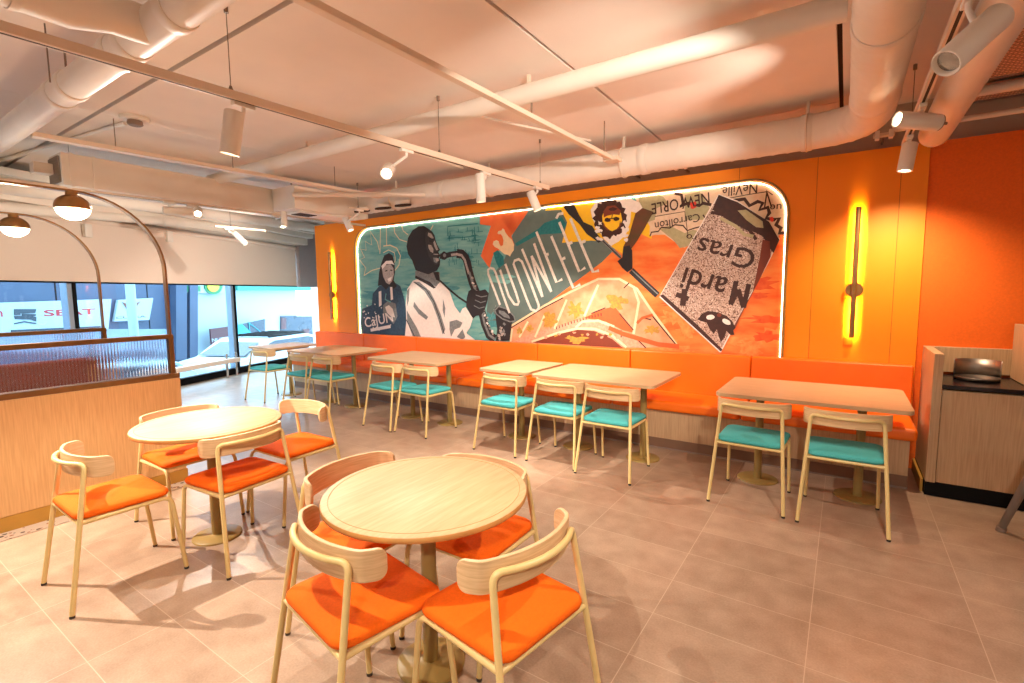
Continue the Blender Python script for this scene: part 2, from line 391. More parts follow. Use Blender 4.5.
# ------------------------------------------------------------------ divider walls with brass arches
def divider(X,y1,lab,seclab,lamplab,ylamp,band):
    o=empty('divider_wall',(X,.2,0),0,lab,'divider')
    m=MB(); m.box((X-.14,-2.6,.10),(X,y1,.865)); m.build('wood_body',M['oakz'],o,world=True,bevel=.003)
    m=MB(); m.box((X-.135,-2.6,0),(X+.006,y1+.004,.10)); m.build('skirting',M['skirt'],o,world=True,label='golden skirting')
    fx0,fx1=X-.085,X-.035; ye=y1-.012
    fr=MB(); fr.box((fx0-.02,-2.6,.865),(fx1+.02,ye+.02,.905)); fr.box((fx0,-2.6,1.19),(fx1,ye,1.222)); fr.box((fx0,ye-.035,.905),(fx1,ye,1.19)); fr.box((fx0,-2.6,.905),(fx1,-2.56,1.19))
    fr.box((fx0,-.62,.905),(fx1,-.59,1.19))
    fr.build('glass_frame',M['brassdk'],o,world=True,bevel=.003)
    m=MB(); m.box((X-.064,-2.56,.905),(X-.056,ye-.035,1.19)); m.build('reeded_pane',M['reed'],o,world=True,label='reeded glass pane')
    # arch: a flat brass bar bent into a round arch
    ya=ye-.018; zc=1.73; R=.545; pts=[(ya,1.222)]
    for k in range(15): t=PI/2*k/14; pts.append((ya-R+R*math.cos(t),zc+R*math.sin(t)))
    yb=-.62
    for k in range(15): t=PI/2+PI/2*k/14; pts.append((yb+R+R*math.cos(t),zc+R*math.sin(t)))
    pts.append((yb,1.222))
    m=MB(); vs=[]; n=len(pts)
    for i,(y,z) in enumerate(pts):
        a=Vector(pts[max(i-1,0)]); b=Vector(pts[min(i+1,n-1)]); t=(b-a).normalized(); nn=Vector((-t.y,t.x))*.007
        for dx,sg in ((fx0,1),(fx1,1),(fx1,-1),(fx0,-1)): vs.append((dx,y+nn.x*sg,z+nn.y*sg))
    fs=[(i*4+k,i*4+(k+1)%4,(i+1)*4+(k+1)%4,(i+1)*4+k) for i in range(n-1) for k in range(4)]
    m.add(vs,fs,False); m.build('arch',M['brass'],o,world=True,label='brushed brass arch')
    # globe lamp fixed under the arch
    zl=2.275-.007; c=(X-.06,ylamp,zl-.108)
    l=empty('globe_lamp',(c[0],c[1],zl),0,lamplab,'lamp',)
    prof=[(.0,.09)]+[(.104*math.sin(math.radians(a)),.09*math.cos(math.radians(a))) for a in range(8,97,8)]+[(.102,-.010),(.098,-.012)]
    m=MB(); m.lathe(prof,c,40); m.build('brass_shade',M['brass'],l,world=True)
    prof=[(.100*math.sin(math.radians(a)),.088*math.cos(math.radians(a))) for a in range(92,181,8)]
    m=MB(); m.lathe(prof,c,40); m.build('opal_diffuser',M['opal'],l,world=True)
    m=MB(); m.cyl((c[0],c[1],c[2]+.08),(c[0],c[1],zl),.036,n=20); m.build('cap',M['brass'],l,world=True)
    L=light('POINT','lamp_light',(c[0],c[1],c[2]-.16),14,(1,.82,.6),size=.08,parent=l)
    return o
def light(typ,name,loc,power,colr,size=.05,aim=None,parent=None,angle=60,blend=.5,sx=None,sy=None):
    d=bpy.data.lights.new(name,typ); d.energy=power; d.color=colr
    o=bpy.data.objects.new(name,d); col.objects.link(o); o.location=loc
    if typ in('POINT','SPOT'): d.shadow_soft_size=size
    if typ=='SPOT': d.spot_size=math.radians(angle); d.spot_blend=blend
    if typ=='AREA': d.shape='RECTANGLE'; d.size=sx; d.size_y=sy
    if aim is not None: o.rotation_euler=Vector(aim).to_track_quat('-Z','Y').to_euler()
    if parent is not None:
        o.parent=parent; o.location=Vector(loc)-parent.location
    return o
divider(-4.50,1.80,'oak half wall with golden skirting, reeded glass and tall brass arch, in front','', 'brass globe lamp under the front arch, the larger of two',1.23,True)
divider(-6.13,1.85,'second half wall with brass arch, seen behind the reeded glass','', 'brass globe lamp under the rear arch, at the left picture edge',1.25,False)
m=MB(); m.box((-4.494,-2.6,0),(-4.35,1.80,.0025)); m.build('terrazzo_strip',M['terra'],loc=(-4.42,0,0),label='pale terrazzo strip in the floor along the oak half wall',cat='floor strip')
# maroon booth seat between the half walls
o=empty('booth_seat',(-5.5,.2,0),0,'maroon booth seat blurred behind the reeded glass','bench')
m=MB(); m.box((-5.98,-2.4,.0),(-5.42,1.7,.36)); m.build('base',M['oakz'],o,world=True)
m=MB(); m.box((-5.975,-2.4,.365),(-5.40,1.71,.47)); m.build('seat_cushion',M['maroon'],o,world=True,bevel=.03)
m=MB(); m.box((-6.12,-2.4,.47),(-5.98,1.72,.95)); m.build('back_cushion',M['maroon'],o,world=True,bevel=.03)

# ------------------------------------------------------------------ banquette
o=empty('banquette',(-3.5,5.0,0),0,'long orange vinyl bench along the orange wall under the mural','bench')
sx=[-7.64,-6.36,-5.185,-4.0,-3.13,-1.935,-.728,.50]
for a,b in zip(sx[:-1],sx[1:]):
    m=MB(); m.box((a+.003,5.195,.46),(b-.003,WY-.002,.90)); m.build('back_cushion',M['bench'],o,world=True,bevel=.016,seg=3)
    m=MB(); m.box((a+.002,4.675,.385),(b-.002,5.205,.485)); m.build('seat_cushion',M['bench'],o,world=True,bevel=.028,seg=3)
m=MB(); m.box((-7.62,4.745,.10),(.46,5.25,.385)); m.build('base_panel',M['oakg'],o,world=True)
m=MB(); m.box((-7.60,4.74,0),(.46,5.25,.10)); m.build('plinth',M['toe'],o,world=True)
m=MB(); m.box((-7.60,4.735,.0),(.462,4.742,.012)); m.build('plinth_edge',M['capgrey'],o,world=True)

# ------------------------------------------------------------------ chairs
def chair_proto(fabric,name):
    r=empty(name)
    R=.0118
    ar,af,br,bf,c,d,e=.243,.218,.266,.238,.196,.155,.714
    zs=.435
    for s in (-1,1):
        # rear leg, floor to the bend under the back
        t=(zs)/e; mid=Vector((s*(ar+(c-ar)*t),-(br+(d-br)*t),zs))
        P=smooth_path([(s*ar,-br,.012),(s*c,-d,e),(s*(c-.065),-(d+.036),e+.002)],[0,.05,0],8)
        m=MB(); m.tube(P,R); lg=m.build('leg',M['frame'],r)
        m=MB(); m.cyl((s*ar,-br,0),(s*ar,-br,.012),.0119,n=12); m.build('foot_cap',M['rubber'],lg,label='dark rubber foot')
        # front leg turning into the side rail
        P=smooth_path([(s*af,bf,.012),(s*(af-.012),bf-.045,zs),tuple(mid+Vector((-s*.004,.01,0)))],[0,.05,0],6)
        m=MB(); m.tube(P,R*.95); lg=m.build('leg',M['frame'],r)
        m=MB(); m.cyl((s*af,bf,0),(s*af,bf,.012),.0119,n=12); m.build('foot_cap',M['rubber'],lg,label='dark rubber foot')
    t=zs/e; xm=ar+(c-ar)*t; ym=-(br+(d-br)*t)
    m=MB(); m.tube([(-xm,ym,zs),(xm,ym,zs)],R*.9); m.build('seat_frame',M['frame'],r)
    # curved top rail behind the wooden back
    pts=[]
    for k in range(13):
        x=(-1+2*k/12)*(c-.06); pts.append((x,-(d+.034)-.028*(1-(x/(c-.06))**2),e+.002))
    m=MB(); m.tube(pts,R); m.build('back_rail',M['frame'],r)
    # bent wooden back, ends wrapping forward
    ctrl=[(-.236,-.050),(-.234,-.075),(-.224,-.102),(-.195,-.135),(-.10,-.172),(0,-.184),(.10,-.172),(.195,-.135),(.224,-.102),(.234,-.075),(.236,-.050)]
    P=[]
    for i in range(len(ctrl)-1):
        p0=Vector(ctrl[max(i-1,0)]);p1=Vector(ctrl[i]);p2=Vector(ctrl[i+1]);p3=Vector(ctrl[min(i+2,len(ctrl)-1)])
        for k in range(4):
            t=k/4; P.append(.5*((2*p1)+(p2-p0)*t+(2*p0-5*p1+4*p2-p3)*t*t+(3*p1-p0-3*p2+p3)*t**3))
    P.append(Vector(ctrl[-1])); n=len(P); L=[0]
    for i in range(1,n): L.append(L[-1]+(P[i]-P[i-1]).length)
    vs=[];fs=[];T=L[-1]; rr=.034
    for i,p in enumerate(P):
        dd=min(L[i],T-L[i]); h=.052
        if dd<rr: h=.052-rr+math.sqrt(max(rr*rr-(rr-dd)**2,0))
        tt=(P[min(i+1,n-1)]-P[max(i-1,0)]).normalized(); nn=Vector((-tt.y,tt.x))*.0075
        zc=.694+.006*(1-(2*L[i]/T-1)**2)
        vs+=[(p.x+nn.x,p.y+nn.y,zc-h),(p.x+nn.x,p.y+nn.y,zc+h),(p.x-nn.x,p.y-nn.y,zc+h),(p.x-nn.x,p.y-nn.y,zc-h)]
    for i in range(n-1):
        for k in range(4): fs.append((i*4+k,i*4+(k+1)%4,(i+1)*4+(k+1)%4,(i+1)*4+k))
    fs+= [(0,1,2,3),(n*4-4,n*4-1,n*4-2,n*4-3)]
    m=MB(); m.add(vs,fs); bk=m.build('backrest',M['oak'],r,bevel=.003,seg=2)
    # cushion
    poly=rrect(-.222,-.205,.222,.205,.055,6); poly=[(x*(1-.05*(y<0)*(-y/.2)),y) for x,y in poly]
    vs=[];fs=[];N=len(poly)
    for sc_,z in ((.93,zs+.012),(.985,zs+.018),(1,zs+.028),(.985,zs+.040),(.95,zs+.047),(.80,zs+.052),(.4,zs+.055)):
        vs+=[(x*sc_,y*sc_-.01,z) for x,y in poly]
    for i in range(6):
        for k in range(N): fs.append((i*N+k,i*N+(k+1)%N,(i+1)*N+(k+1)%N,(i+1)*N+k))
    fs.append(tuple(range(N))[::-1]); fs.append(tuple(range(6*N,7*N)))
    m=MB(); m.add(vs,fs,True); m.build('seat',fabric,r)
    m=MB(); poly=rrect(-.205,-.19,.205,.185,.05,4); m.prism(poly,zs+.002,zs+.014); m.build('seat_board',M['frame'],r)
    index_kids(r); return r
po=chair_proto(M['orangeseat'],'orange_chair'); pt=chair_proto(M['tealseat'],'teal_chair')
first={'o':True,'t':True}
def chair(kind,x,y,deg,label,group):
    p=po if kind=='o' else pt
    if first[kind]: o=p; first[kind]=False
    else: o=dup(p)
    o.location=(x,y,0); o.rotation_euler=(0,0,math.radians(deg)); tag(o,label,'chair',group)
g1='orange chairs around the large round table in front'; g2='orange chairs around the round table at the left'
chair('o',-1.385,1.095,-10,'orange-seated oak chair at the front left of the nearest round table',g1)
chair('o',-.942,1.318,81,'orange-seated oak chair at the front right of the nearest round table',g1)
chair('o',-1.77,1.42,-88,'orange-seated oak chair tucked behind the left side of the nearest round table',g1)
chair('o',-1.355,1.67,180,'orange-seated oak chair on the far side of the nearest round table',g1)
chair('o',-3.24,.934,-1,'orange-seated oak chair standing sideways at the far left, clear of its table',g2)
chair('o',-2.985,1.464,94.5,'orange-seated oak chair on the right side of the farther round table',g2)
chair('o',-3.234,1.985,181,'orange-seated oak chair beyond the farther round table, its back towards the teal chairs',g2)
chair('o',-3.68,1.49,-90,'orange-seated oak chair between the half wall and the farther round table',g2)
g3='teal chairs facing the orange bench'
T=[(.04,3.93,1,'teal-seated chair at the right end table, the one nearest the steel sink unit'),
(-.515,3.95,-2,'teal-seated chair at the right end table, its left one'),
(-1.595,3.94,-1,'teal-seated chair at the right half of the long table below the umbrella dancer'),
(-2.117,3.985,0,'teal-seated chair at the left half of the long table below the umbrella dancer'),
(-2.734,3.99,.5,'teal-seated chair alone at the small square table'),
(-3.862,4.0,-1.4,'teal-seated chair at the right of the table below the saxophone player'),
(-4.37,3.98,-3,'teal-seated chair at the left of the table below the saxophone player'),
(-5.56,4.02,1,'teal-seated chair at the table below the left wall lamp, its right one'),
(-6.09,4.02,2,'teal-seated chair at the table below the left wall lamp, its left one'),
(-7.06,4.03,2,'teal-seated chair by the window at the farthest table')]
for x,y,a,l in T: chair('t',x,y,a,l,g3)

# ------------------------------------------------------------------ tables
def round_table(x,y,r,lab,rb=.14):
    o=empty('round_table',(x,y,0),0,lab,'table')
    m=MB(); m.mi=1; m.lathe([(r-.012,.722),(r-.002,.727),(r,.738),(r-.003,.746)],(x,y,0),64)
    m.mi=0; m.lathe([(r-.003,.746),(r-.008,.7495),(0.0001,.750)],(x,y,0),64); m.build('tabletop',[M['oaktable'],M['oakedge']],o,world=True)
    m=MB(); m.tube([(x+(r-.030)*math.cos(a),y+(r-.030)*math.sin(a),.7498) for a in [2*PI*k/64 for k in range(64)]],.0012,6,closed=True); m.build('inlay_ring',M['oakedge'],o,world=True)
    m=MB(); m.cyl((x,y,.012),(x,y,.715),.031,n=24); m.build('column',M['olive'],o,world=True)
    m=MB(); m.box((x-.13,y-.02,.700),(x+.13,y+.02,.722)); m.box((x-.02,y-.13,.700),(x+.02,y+.13,.722)); m.build('mounting_cross',M['olive'],o,world=True)
    m=MB(); m.lathe([(rb,0),(rb,.008),(rb-.006,.013),(.05,.014),(.036,.02)],(x,y,0),48); m.build('base_plate',M['olive'],o,world=True)
round_table(-1.365,1.40,.405,'large round oak table on an olive pedestal, nearest the camera')
round_table(-3.27,1.455,.41,'round oak table at the left between the half wall and four orange chairs')
def wall_table(x0,x1,poles,lab,y0=4.0,y1=4.86):
    o=empty('wall_table',((x0+x1)/2,(y0+y1)/2,0),0,lab,'table','rectangular tables along the bench')
    m=MB(); m.prism(rrect(x0,y0,x1,y1,.05,6),.722,.75); m.build('tabletop',M['oakx'],o,world=True,bevel=.003)
    for px in poles:
        py=4.36
        m=MB(); m.cyl((px,py,.01),(px,py,.70),.029,n=20); c=m.build('column',M['olive'],o,world=True)
        m=MB(); m.lathe([(.15,0),(.15,.007),(.145,.011),(.03,.013)],(px,py,0),36); m.build('base_plate',M['olive'],o,world=True)
        m=MB(); m.box((px-.03,y0+.12,.698),(px+.03,y1-.12,.722)); m.build('mounting_bar',M['olive'],o,world=True)
wall_table(-.805,.405,(-.53,.14),'rectangular oak table at the right end of the orange bench')
wall_table(-2.49,-1.285,(-2.15,-1.49),'long rectangular oak table below the umbrella dancer')
wall_table(-3.17,-2.56,(-2.82,),'small square oak table beside the long one at mid-bench',4.05,4.84)
wall_table(-4.93,-3.73,(-4.45,-3.84),'rectangular oak table below the saxophone player',4.05,4.86)
wall_table(-6.60,-5.42,(-6.13,-5.56),'rectangular oak table below the left wall lamp')
wall_table(-7.62,-6.98,(-7.08,),'oak table at the far left end by the window',4.0,4.8)

# ------------------------------------------------------------------ service station at the right
o=empty('sink_cabinet',(1.0,4.98,0),0,'oak sink cabinet with black worktop against the orange wall','cabinet')
yf,yb=4.67,WY+.018
m=MB(); m.box((.556,yf,.105),(.612,yb,1.062)); m.build('side_panel',M['oakg'],o,world=True,bevel=.002)
m=MB(); m.box((1.43,yf,.105),(1.48,yb,1.062)); m.build('side_panel',M['oakg'],o,world=True,bevel=.002)
m=MB(); m.box((.614,yb-.05,.86),(1.428,yb,1.062)); m.build('back_panel',M['oakg'],o,world=True,bevel=.002)
m=MB(); m.box((.616,yf+.012,.108),(1.10,yf+.034,.80)); dr=m.build('door',M['oakg'],o,world=True,bevel=.002)
m=MB(); m.lathe([(.013,0),(.013,.006),(.009,.008)],(1.055,yf+.012,.745),20,axis=(0,-1,0)); m.build('lock',M['capgrey'],dr,world=False)
dr.data.update(); 
m=MB(); m.box((1.106,yf+.012,.108),(1.426,yf+.034,.80)); m.build('door',M['oakg'],o,world=True,bevel=.002)
m=MB(); m.box((.614,yf+.04,.108),(1.428,yb-.052,.80)); m.build('carcass',M['oakg'],o,world=True)
m=MB(); m.box((.613,yf-.004,.812),(1.429,yb-.05,.842)); m.build('worktop',M['blackstone'],o,world=True,bevel=.002,label='black worktop')
m=MB(); m.box((.556,yf+.01,0),(1.48,yb,.104)); m.build('toe_kick',M['black'],o,world=True)
for k in kids(dr): k.location=-o.location+Vector((0,0,0))
# tall oak partition right of the cabinet
m=MB(); m.box((1.08,4.69,.845),(1.12,yb-.055,1.262)); m.build('upright_panel',M['oakg'],loc=(1.10,5.0,.845),bevel=.002,label='taller oak screen panel standing on the worktop at the right edge',cat='panel')
# steel hand-wash bowl with a curved splash back
o=empty('wash_bowl',(.85,5.0,.842),0,'brushed steel wash bowl with curved splash guard on the black worktop','sink')
m=MB(); pr=[(.06,.0),(.115,.004),(.128,.02),(.130,.03),(.124,.03),(.112,.012),(.06,.006),(.0001,.005)]
m.lathe(pr,(0,0,0),40); m.build('bowl',M['steel'],o)
m=MB(); vs=[];fs=[];n=25
for k in range(n):
    a=math.radians(8+164*k/(n-1)); 
    for rr in (.133,.136): 
        for z in (.0,.152): vs.append((rr*math.cos(a),rr*math.sin(a),z))
for k in range(n-1):
    b=k*4; c=b+4
    fs+=[(b,b+1,c+1,c),(b+2,c+2,c+3,b+3),(b+1,b+3,c+3,c+1),(b,c,c+2,b+2)]
fs+=[(0,2,3,1),((n-1)*4,(n-1)*4+1,(n-1)*4+3,(n-1)*4+2)]
m.add(vs,fs,True); m.build('splash_guard',M['steel'],o)
# high chair at the right edge: one tubular leg in view
o=empty('high_chair',(1.22,3.98,0),math.radians(8),'grey plastic high chair cut off by the right edge, one leg in view','high chair')
for sx_,sy_ in ((-1,-1),(-1,1),(1,-1),(1,1)):
    m=MB(); m.tube([(sx_*.30,sy_*.27,.02),(sx_*.19,sy_*.16,.55)],[.020,.026],12); l=m.build('leg',M['chairgrey'],o)
    m=MB(); m.cyl((sx_*.302,sy_*.272,0),(sx_*.298,sy_*.268,.03),.026,n=14); m.build('foot_cap',M['capgrey'],l)
m=MB(); m.box((-.20,-.18,.53),(.20,.18,.57)); m.build('seat',M['chairgrey'],o,bevel=.015)
m=MB(); m.prism(rrect(-.2,.57,.2,.85,.06,5),-.02,.02,lambda x,y,z:(x,.17+z,y)); m.build('backrest',M['chairgrey'],o,bevel=.006)
m=MB(); m.prism(rrect(-.22,-.36,.22,-.10,.06,5),.72,.745); m.box((-.21,-.2,.56),(-.185,.17,.73)); m.box((.185,-.2,.56),(.21,.17,.73)); m.build('tray',M['chairgrey'],o,bevel=.004)
# metal end strip at the bench foot
m=MB(); m.box((.535,4.74,0),(.552,5.29,.10)); S(m.build('baseboard_back',M['skirt']))

# ------------------------------------------------------------------ wall lamps
def wall_lamp(x,lab,zt_=2.235,zb=1.115):
    o=empty('wall_lamp',(x,WY,(zt_+zb)/2),0,lab,'wall lamp','slim vertical wall lamps'); y=WY-.065
    m=MB(); vs=[]; n=10
    prof=[(.021*math.cos(math.radians(a)),-.018*math.sin(math.radians(a))) for a in range(0,181,18)]+[(-.021,.026),(-.018,.026),(-.018,.0),(.018,.0),(.018,.026),(.021,.026)]
    m.prism([(a,b) for a,b in prof],zb,zt_,lambda a,b,z:(x+a,y+b,z)); m.build('bar',M['brass'],o,world=True)
    m=MB(); m.box((x-.013,y+.001,zb+.02),(x+.013,y+.005,zt_-.02)); m.build('light_strip',M['ledyellow'],o,world=True)
    zc=zb+.37*(zt_-zb)
    m=MB(); m.lathe([(.066,0),(.066,.012),(.060,.016)],(x,y+.026,zc),32,axis=(0,-1,0)); m.build('wall_disc',M['brass'],o,world=True)
    m=MB(); m.cyl((x,WY-.001,zc),(x,y+.02,zc),.014,n=14); m.build('stem',M['brass'],o,world=True)
    light('AREA','strip_light',(x,y+.006,(zt_+zb)/2),24,(1,.60,.06),aim=(0,1,0),parent=o,sx=.028,sy=zt_-zb-.05)
wall_lamp(.058,'slim brass wall lamp glowing amber on the orange wall right of the mural')
wall_lamp(-7.2,'slim brass wall lamp glowing amber left of the mural, by the window')
m=MB(); m.prism(rrect(-.035,-.035,.035,.035,.008,4),0,.008,lambda a,b,z:(a+.035,WY-z,b+1.075)); m.build('wall_socket',M['wallorange2'],loc=(.035,WY-.004,1.075),label='small orange cover plate below the right wall lamp',cat='socket',bevel=.002)

# ------------------------------------------------------------------ mural
MY=WY+.04
mural=empty('mural',((MX0+MX1)/2,MY,(MZ0+MZ1)/2),0,'large backlit round-cornered mural in teal, orange and beige above the bench','mural')
CR={'w':(355,210,5.26),'s':(400,215,5.25),'m':(630,170,6.024),'g':(660,230,5.254),'t':(480,220,6.83),'d':(540,180,5.69),'b':(500,260,5.69),'p':(0,0,1)}
def PX(k,pts):
    ox,oy,s_=CR[k]; out=[]
    for x,y in pts:
        q=ony(ox+x/s_,oy+y/s_,MY); out.append((min(max(q.x,MX0-.02),MX1+.02),min(max(q.z,MZ0-.03),MZ1+.02)))
    return out
LAY=[0]
def clip_round(poly):
    """keep the flat prints inside the rounded recess"""
    r=.34; out=[]
    for x,z in poly:
        for cx,cz,sx_,sz_ in ((MX0+r,MZ1-r,-1,1),(MX1-r,MZ1-r,1,1)):
            dx,dz=x-cx,z-cz
            if dx*sx_>0 and dz*sz_>0:
                L_=math.hypot(dx,dz)
                if L_>r: x,z=cx+dx/L_*r,cz+dz/L_*r
        out.append((x,z))
    return out
def dense(poly,st=.12):
    out=[]; n=len(poly)
    for i in range(n):
        a=Vector(poly[i]); b=Vector(poly[(i+1)%n]); k=max(1,int((b-a).length/st))
        for j in range(k): out.append(tuple(a+(b-a)*j/k))
    return out
def shape(mb,k,pts,mi=0,raw=False,clip=True):
    poly=pts if raw else PX(k,pts)
    if clip: poly=clip_round(dense(poly))
    cl=[]
    for p in poly:
        if not cl or (Vector(p)-Vector(cl[-1])).length>1e-4: cl.append(p)
    if (Vector(cl[0])-Vector(cl[-1])).length<1e-4: cl.pop()
    LAY[0]+=1; y=MY-.0006-LAY[0]*.00003
    n=len(cl); mb.mi=mi
    tr=tessellate_polygon([[Vector((a,b,0)) for a,b in cl]])
    # face the room
    fs=[]
    for t in tr:
        a,b,c=[Vector(cl[i]) for i in t]; cr=(b-a).x*(c-a).y-(b-a).y*(c-a).x
        fs.append(t if cr>0 else t[::-1])
    mb.add([(a,y,b) for a,b in cl],fs)
def ribbon(mb,k,pts,w,mi=0,raw=False,layer=True,closed=False):
    P=[Vector(p) for p in (pts if raw else PX(k,pts))]
    if closed: P.append(P[0])
    if layer: LAY[0]+=1
    y=MY-.0006-LAY[0]*.00003; mb.mi=mi
    L_=[];R_=[]
    for i,p in enumerate(P):
        a=P[max(i-1,0)];b=P[min(i+1,len(P)-1)]; t=(b-a)
        if t.length<1e-6: t=Vector((1,0))
        t=t.normalized(); n=Vector((-t.y,t.x))*w/2; L_.append(p+n);R_.append(p-n)
    vs=[(v.x,y,v.y) for v in R_]+[(v.x,y,v.y) for v in L_]; n=len(P)
    mb.add(vs,[(i,i+1,n+i+1,n+i) for i in range(n-1)])
def blob(mb,k,c,rx,ry,mi=0,jag=0.,n=18,rot=0,seed=0):
    rnd=random.Random(seed); pts=[]
    for i in range(n):
        a=2*PI*i/n; j=1+jag*(rnd.random()-.5)*2
        x,y=rx*j*math.cos(a),ry*j*math.sin(a); pts.append((c[0]+x*math.cos(rot)-y*math.sin(rot),c[1]+x*math.sin(rot)+y*math.cos(rot)))
    shape(mb,k,pts,mi,clip=True)
def fin(mb,name,mats,**kw): return mb.build(name,mats,mural,world=True,fixn=False,**kw)
c_teal=flat('teal',(84,156,158),(134,188,180),3,(1,1,5)); c_slate=flat('slate',(92,112,108),(104,122,116),8)
c_or=flat('coral_orange',(236,98,46),(240,122,58),5); c_or2=flat('bright_orange',(240,92,24),(246,150,70),3,(1,1,3)); c_yel=flat('yellow',(250,200,24),(246,190,40))
c_beige=flat('map_beige',(222,190,156),(232,206,178),20); c_olive=flat('map_olive',(168,158,116),(182,170,130)); c_blk=flat('ink_black',(38,34,38)); c_wht=flat('shirt_white',(238,228,220)); c_grey=flat('grey_shade',(112,116,118),(140,142,140),40)
c_dteal=flat('deep_teal',(16,110,118),(30,128,132)); c_cream=flat('cream_line',(240,214,170)); c_skin=flat('grey_skin',(160,146,140),(196,182,172),60); c_navy=flat('blue_ink',(38,60,82),(54,84,104),40)
c_brn=flat('brown_ink',(54,26,20),(66,32,24)); c_rust=flat('rust_brown',(122,52,30)); c_spk=speck_mat('print_silver_speckle',(192,164,148),[(84,46,34),(120,84,68),(226,208,194)],110,.62,.6)
c_ltor=flat('pale_peach',(222,140,96),(230,166,126),10); c_pink=flat('dusty_pink',(214,140,110),(232,170,140),30); c_terr=flat('terracotta',(214,92,40)); c_red=flat('red',(224,60,40)); c_let=flat('chalk_lettering',(214,208,196),(238,232,222),50); c_ml=flat('yellow_green',(200,160,56),(176,120,60),40)

mb=MB(); mb.prism(rrect(MX0-.01,MZ0-.01,MX1+.01,MZ1+.01,.34,10),0,.012,lambda x,y,z:(x,MY+z,y)); fin(mb,'back_board',[c_teal])
# colour fields
mb=MB()
shape(mb,'p',[(522,200),(608,180),(612,262),(512,330),(494,334),(486,318),(490,280),(505,258)],0)
shape(mb,'t',[(240,160),(400,60),(440,20),(560,-20),(590,30),(560,90),(400,100),(250,180)],1)
shape(mb,'t',[(0,30),(0,-60),(330,-60),(215,110),(235,170),(200,240),(140,200),(90,240),(65,330),(5,245),(75,40)],2)
shape(mb,'p',[(468,196),(503,190),(500,207),(488,212),(474,209)],2)
shape(mb,'p',[(509,362),(512,330),(602,262),(636,228),(660,228),(668,190),(800,160),(800,362)],3)
shape(mb,'d',[(30,175),(50,100),(330,60),(420,120),(560,120),(640,230),(635,335),(560,300),(520,400),(470,420),(360,350),(290,345),(125,358),(155,240),(120,170)],4)
shape(mb,'p',[(512,362),(512,332),(596,272),(612,262),(630,262),(648,268),(700,330),(700,362)],3)
shape(mb,'t',[(90,225),(120,205),(160,250),(165,300),(130,330),(110,290)],1)
fin(mb,'colour_fields',[c_slate,c_dteal,c_or,c_or2,c_yel])
mb=MB(); blob(mb,'p',(385,222),13,5,0,.35,16); fin(mb,'coral_smear',[c_or])
mb=MB(); rq=random.Random(11)
for i in range(16):
    blob(mb,'p',(372+rq.random()*125,232+rq.random()*100),9+rq.random()*16,3+rq.random()*5,i%2,.5,22,0,i)
fin(mb,'paint_wash',[flat('teal_dark_wash',(62,134,142),(84,156,158),30),flat('teal_pale_wash',(134,182,172),(110,170,166),30)],kind='stuff')
mb=MB()
for i in range(15):
    blob(mb,'p',(665+rq.random()*115,268+rq.random()*84),9+rq.random()*22,3+rq.random()*7,i%2,.5,22,0,i+40)
fin(mb,'orange_wash',[flat('amber_wash',(250,160,84),(244,120,50),20),flat('red_orange_wash',(226,76,26),(240,104,44),20)],kind='stuff')
# street map, upside down
mb=MB()
shape(mb,'m',[(20,150),(40,110),(700,20),(950,150),(960,385),(905,385),(880,420),(600,300),(420,370),(330,470),(280,440),(210,390),(150,390),(118,400),(120,340)],0)
shape(mb,'m',[(50,150),(110,130),(200,160),(230,200),(160,230),(150,300),(90,320),(60,260)],1)
shape(mb,'m',[(170,350),(240,335),(330,380),(380,360),(420,370),(350,460),(300,470),(260,420)],1)
shape(mb,'m',[(330,150),(420,130),(480,230),(440,300),(330,300)],1)
for w_,pts in ((.014,[(120,400),(130,375),(170,370),(190,345),(240,350),(270,330),(320,335),(345,365),(390,350),(430,340),(460,300),(440,270)]),
   (.030,[(270,140),(310,150),(320,200),(300,220),(350,200),(420,215),(440,200),(490,210)]),
   (.034,[(620,185),(690,175),(720,215),(770,190),(800,200),(780,240),(830,225),(840,260),(820,290),(870,300),(900,290),(880,330),(910,350),(900,380),(940,378)]),
   (.008,[(600,170),(700,150),(830,130),(860,150)]),(.008,[(150,280),(330,250),(350,400)]),(.008,[(440,340),(500,250)])):
    ribbon(mb,'m',pts,w_,2)
blob(mb,'m',(380,212),24,22,3,.3,12,0,3); blob(mb,'m',(855,300),14,16,3,.3,10,0,4)
fin(mb,'street_map',[c_beige,c_olive,c_brn,c_red])
# garden-bridge panorama
mb=MB()
shape(mb,'b',[(60,470),(60,378),(250,262),(400,182),(500,130),(560,108),(620,100),(690,112),(760,150),(810,205),(850,270),(1010,495),(700,500)],0)
shape(mb,'b',[(60,470),(180,420),(300,380),(450,340),(560,330),(640,370),(760,440),(830,500)],1)
shape(mb,'b',[(480,330),(560,290),(650,262),(690,310),(765,415),(700,400),(600,350)],2)
shape(mb,'b',[(180,470),(300,430),(440,395),(540,405),(640,450),(700,500)],3)
for pts in ([(60,378),(250,262),(400,182),(560,108),(680,108),(780,165),(850,270),(1010,490)],[(180,465),(330,415),(440,390),(540,392),(640,430),(720,498)],[(60,465),(70,390)],[(110,440),(160,350)],[(200,440),(260,300)],[(310,390),(380,225)],[(480,320),(560,140)],[(760,420),(790,240),(760,150)],[(430,385),(470,350),(560,345),(650,380)]):
    ribbon(mb,'b',pts,.028,4)
for pts in ([(66,384),(250,272),(360,215)],[(520,305),(600,272)],[(680,305),(760,400)],[(705,160),(735,130)],[(780,350),(820,330),(860,340)],[(860,310),(1000,480)],[(690,400),(690,440)],[(780,450),(830,500)]):
    ribbon(mb,'b',pts,.014,5)
for k_ in range(16): ribbon(mb,'b',[(320+k_*17,372-k_*5+ (k_-8)**2*.1),(322+k_*17,388-k_*5+(k_-8)**2*.1)],.012,5)
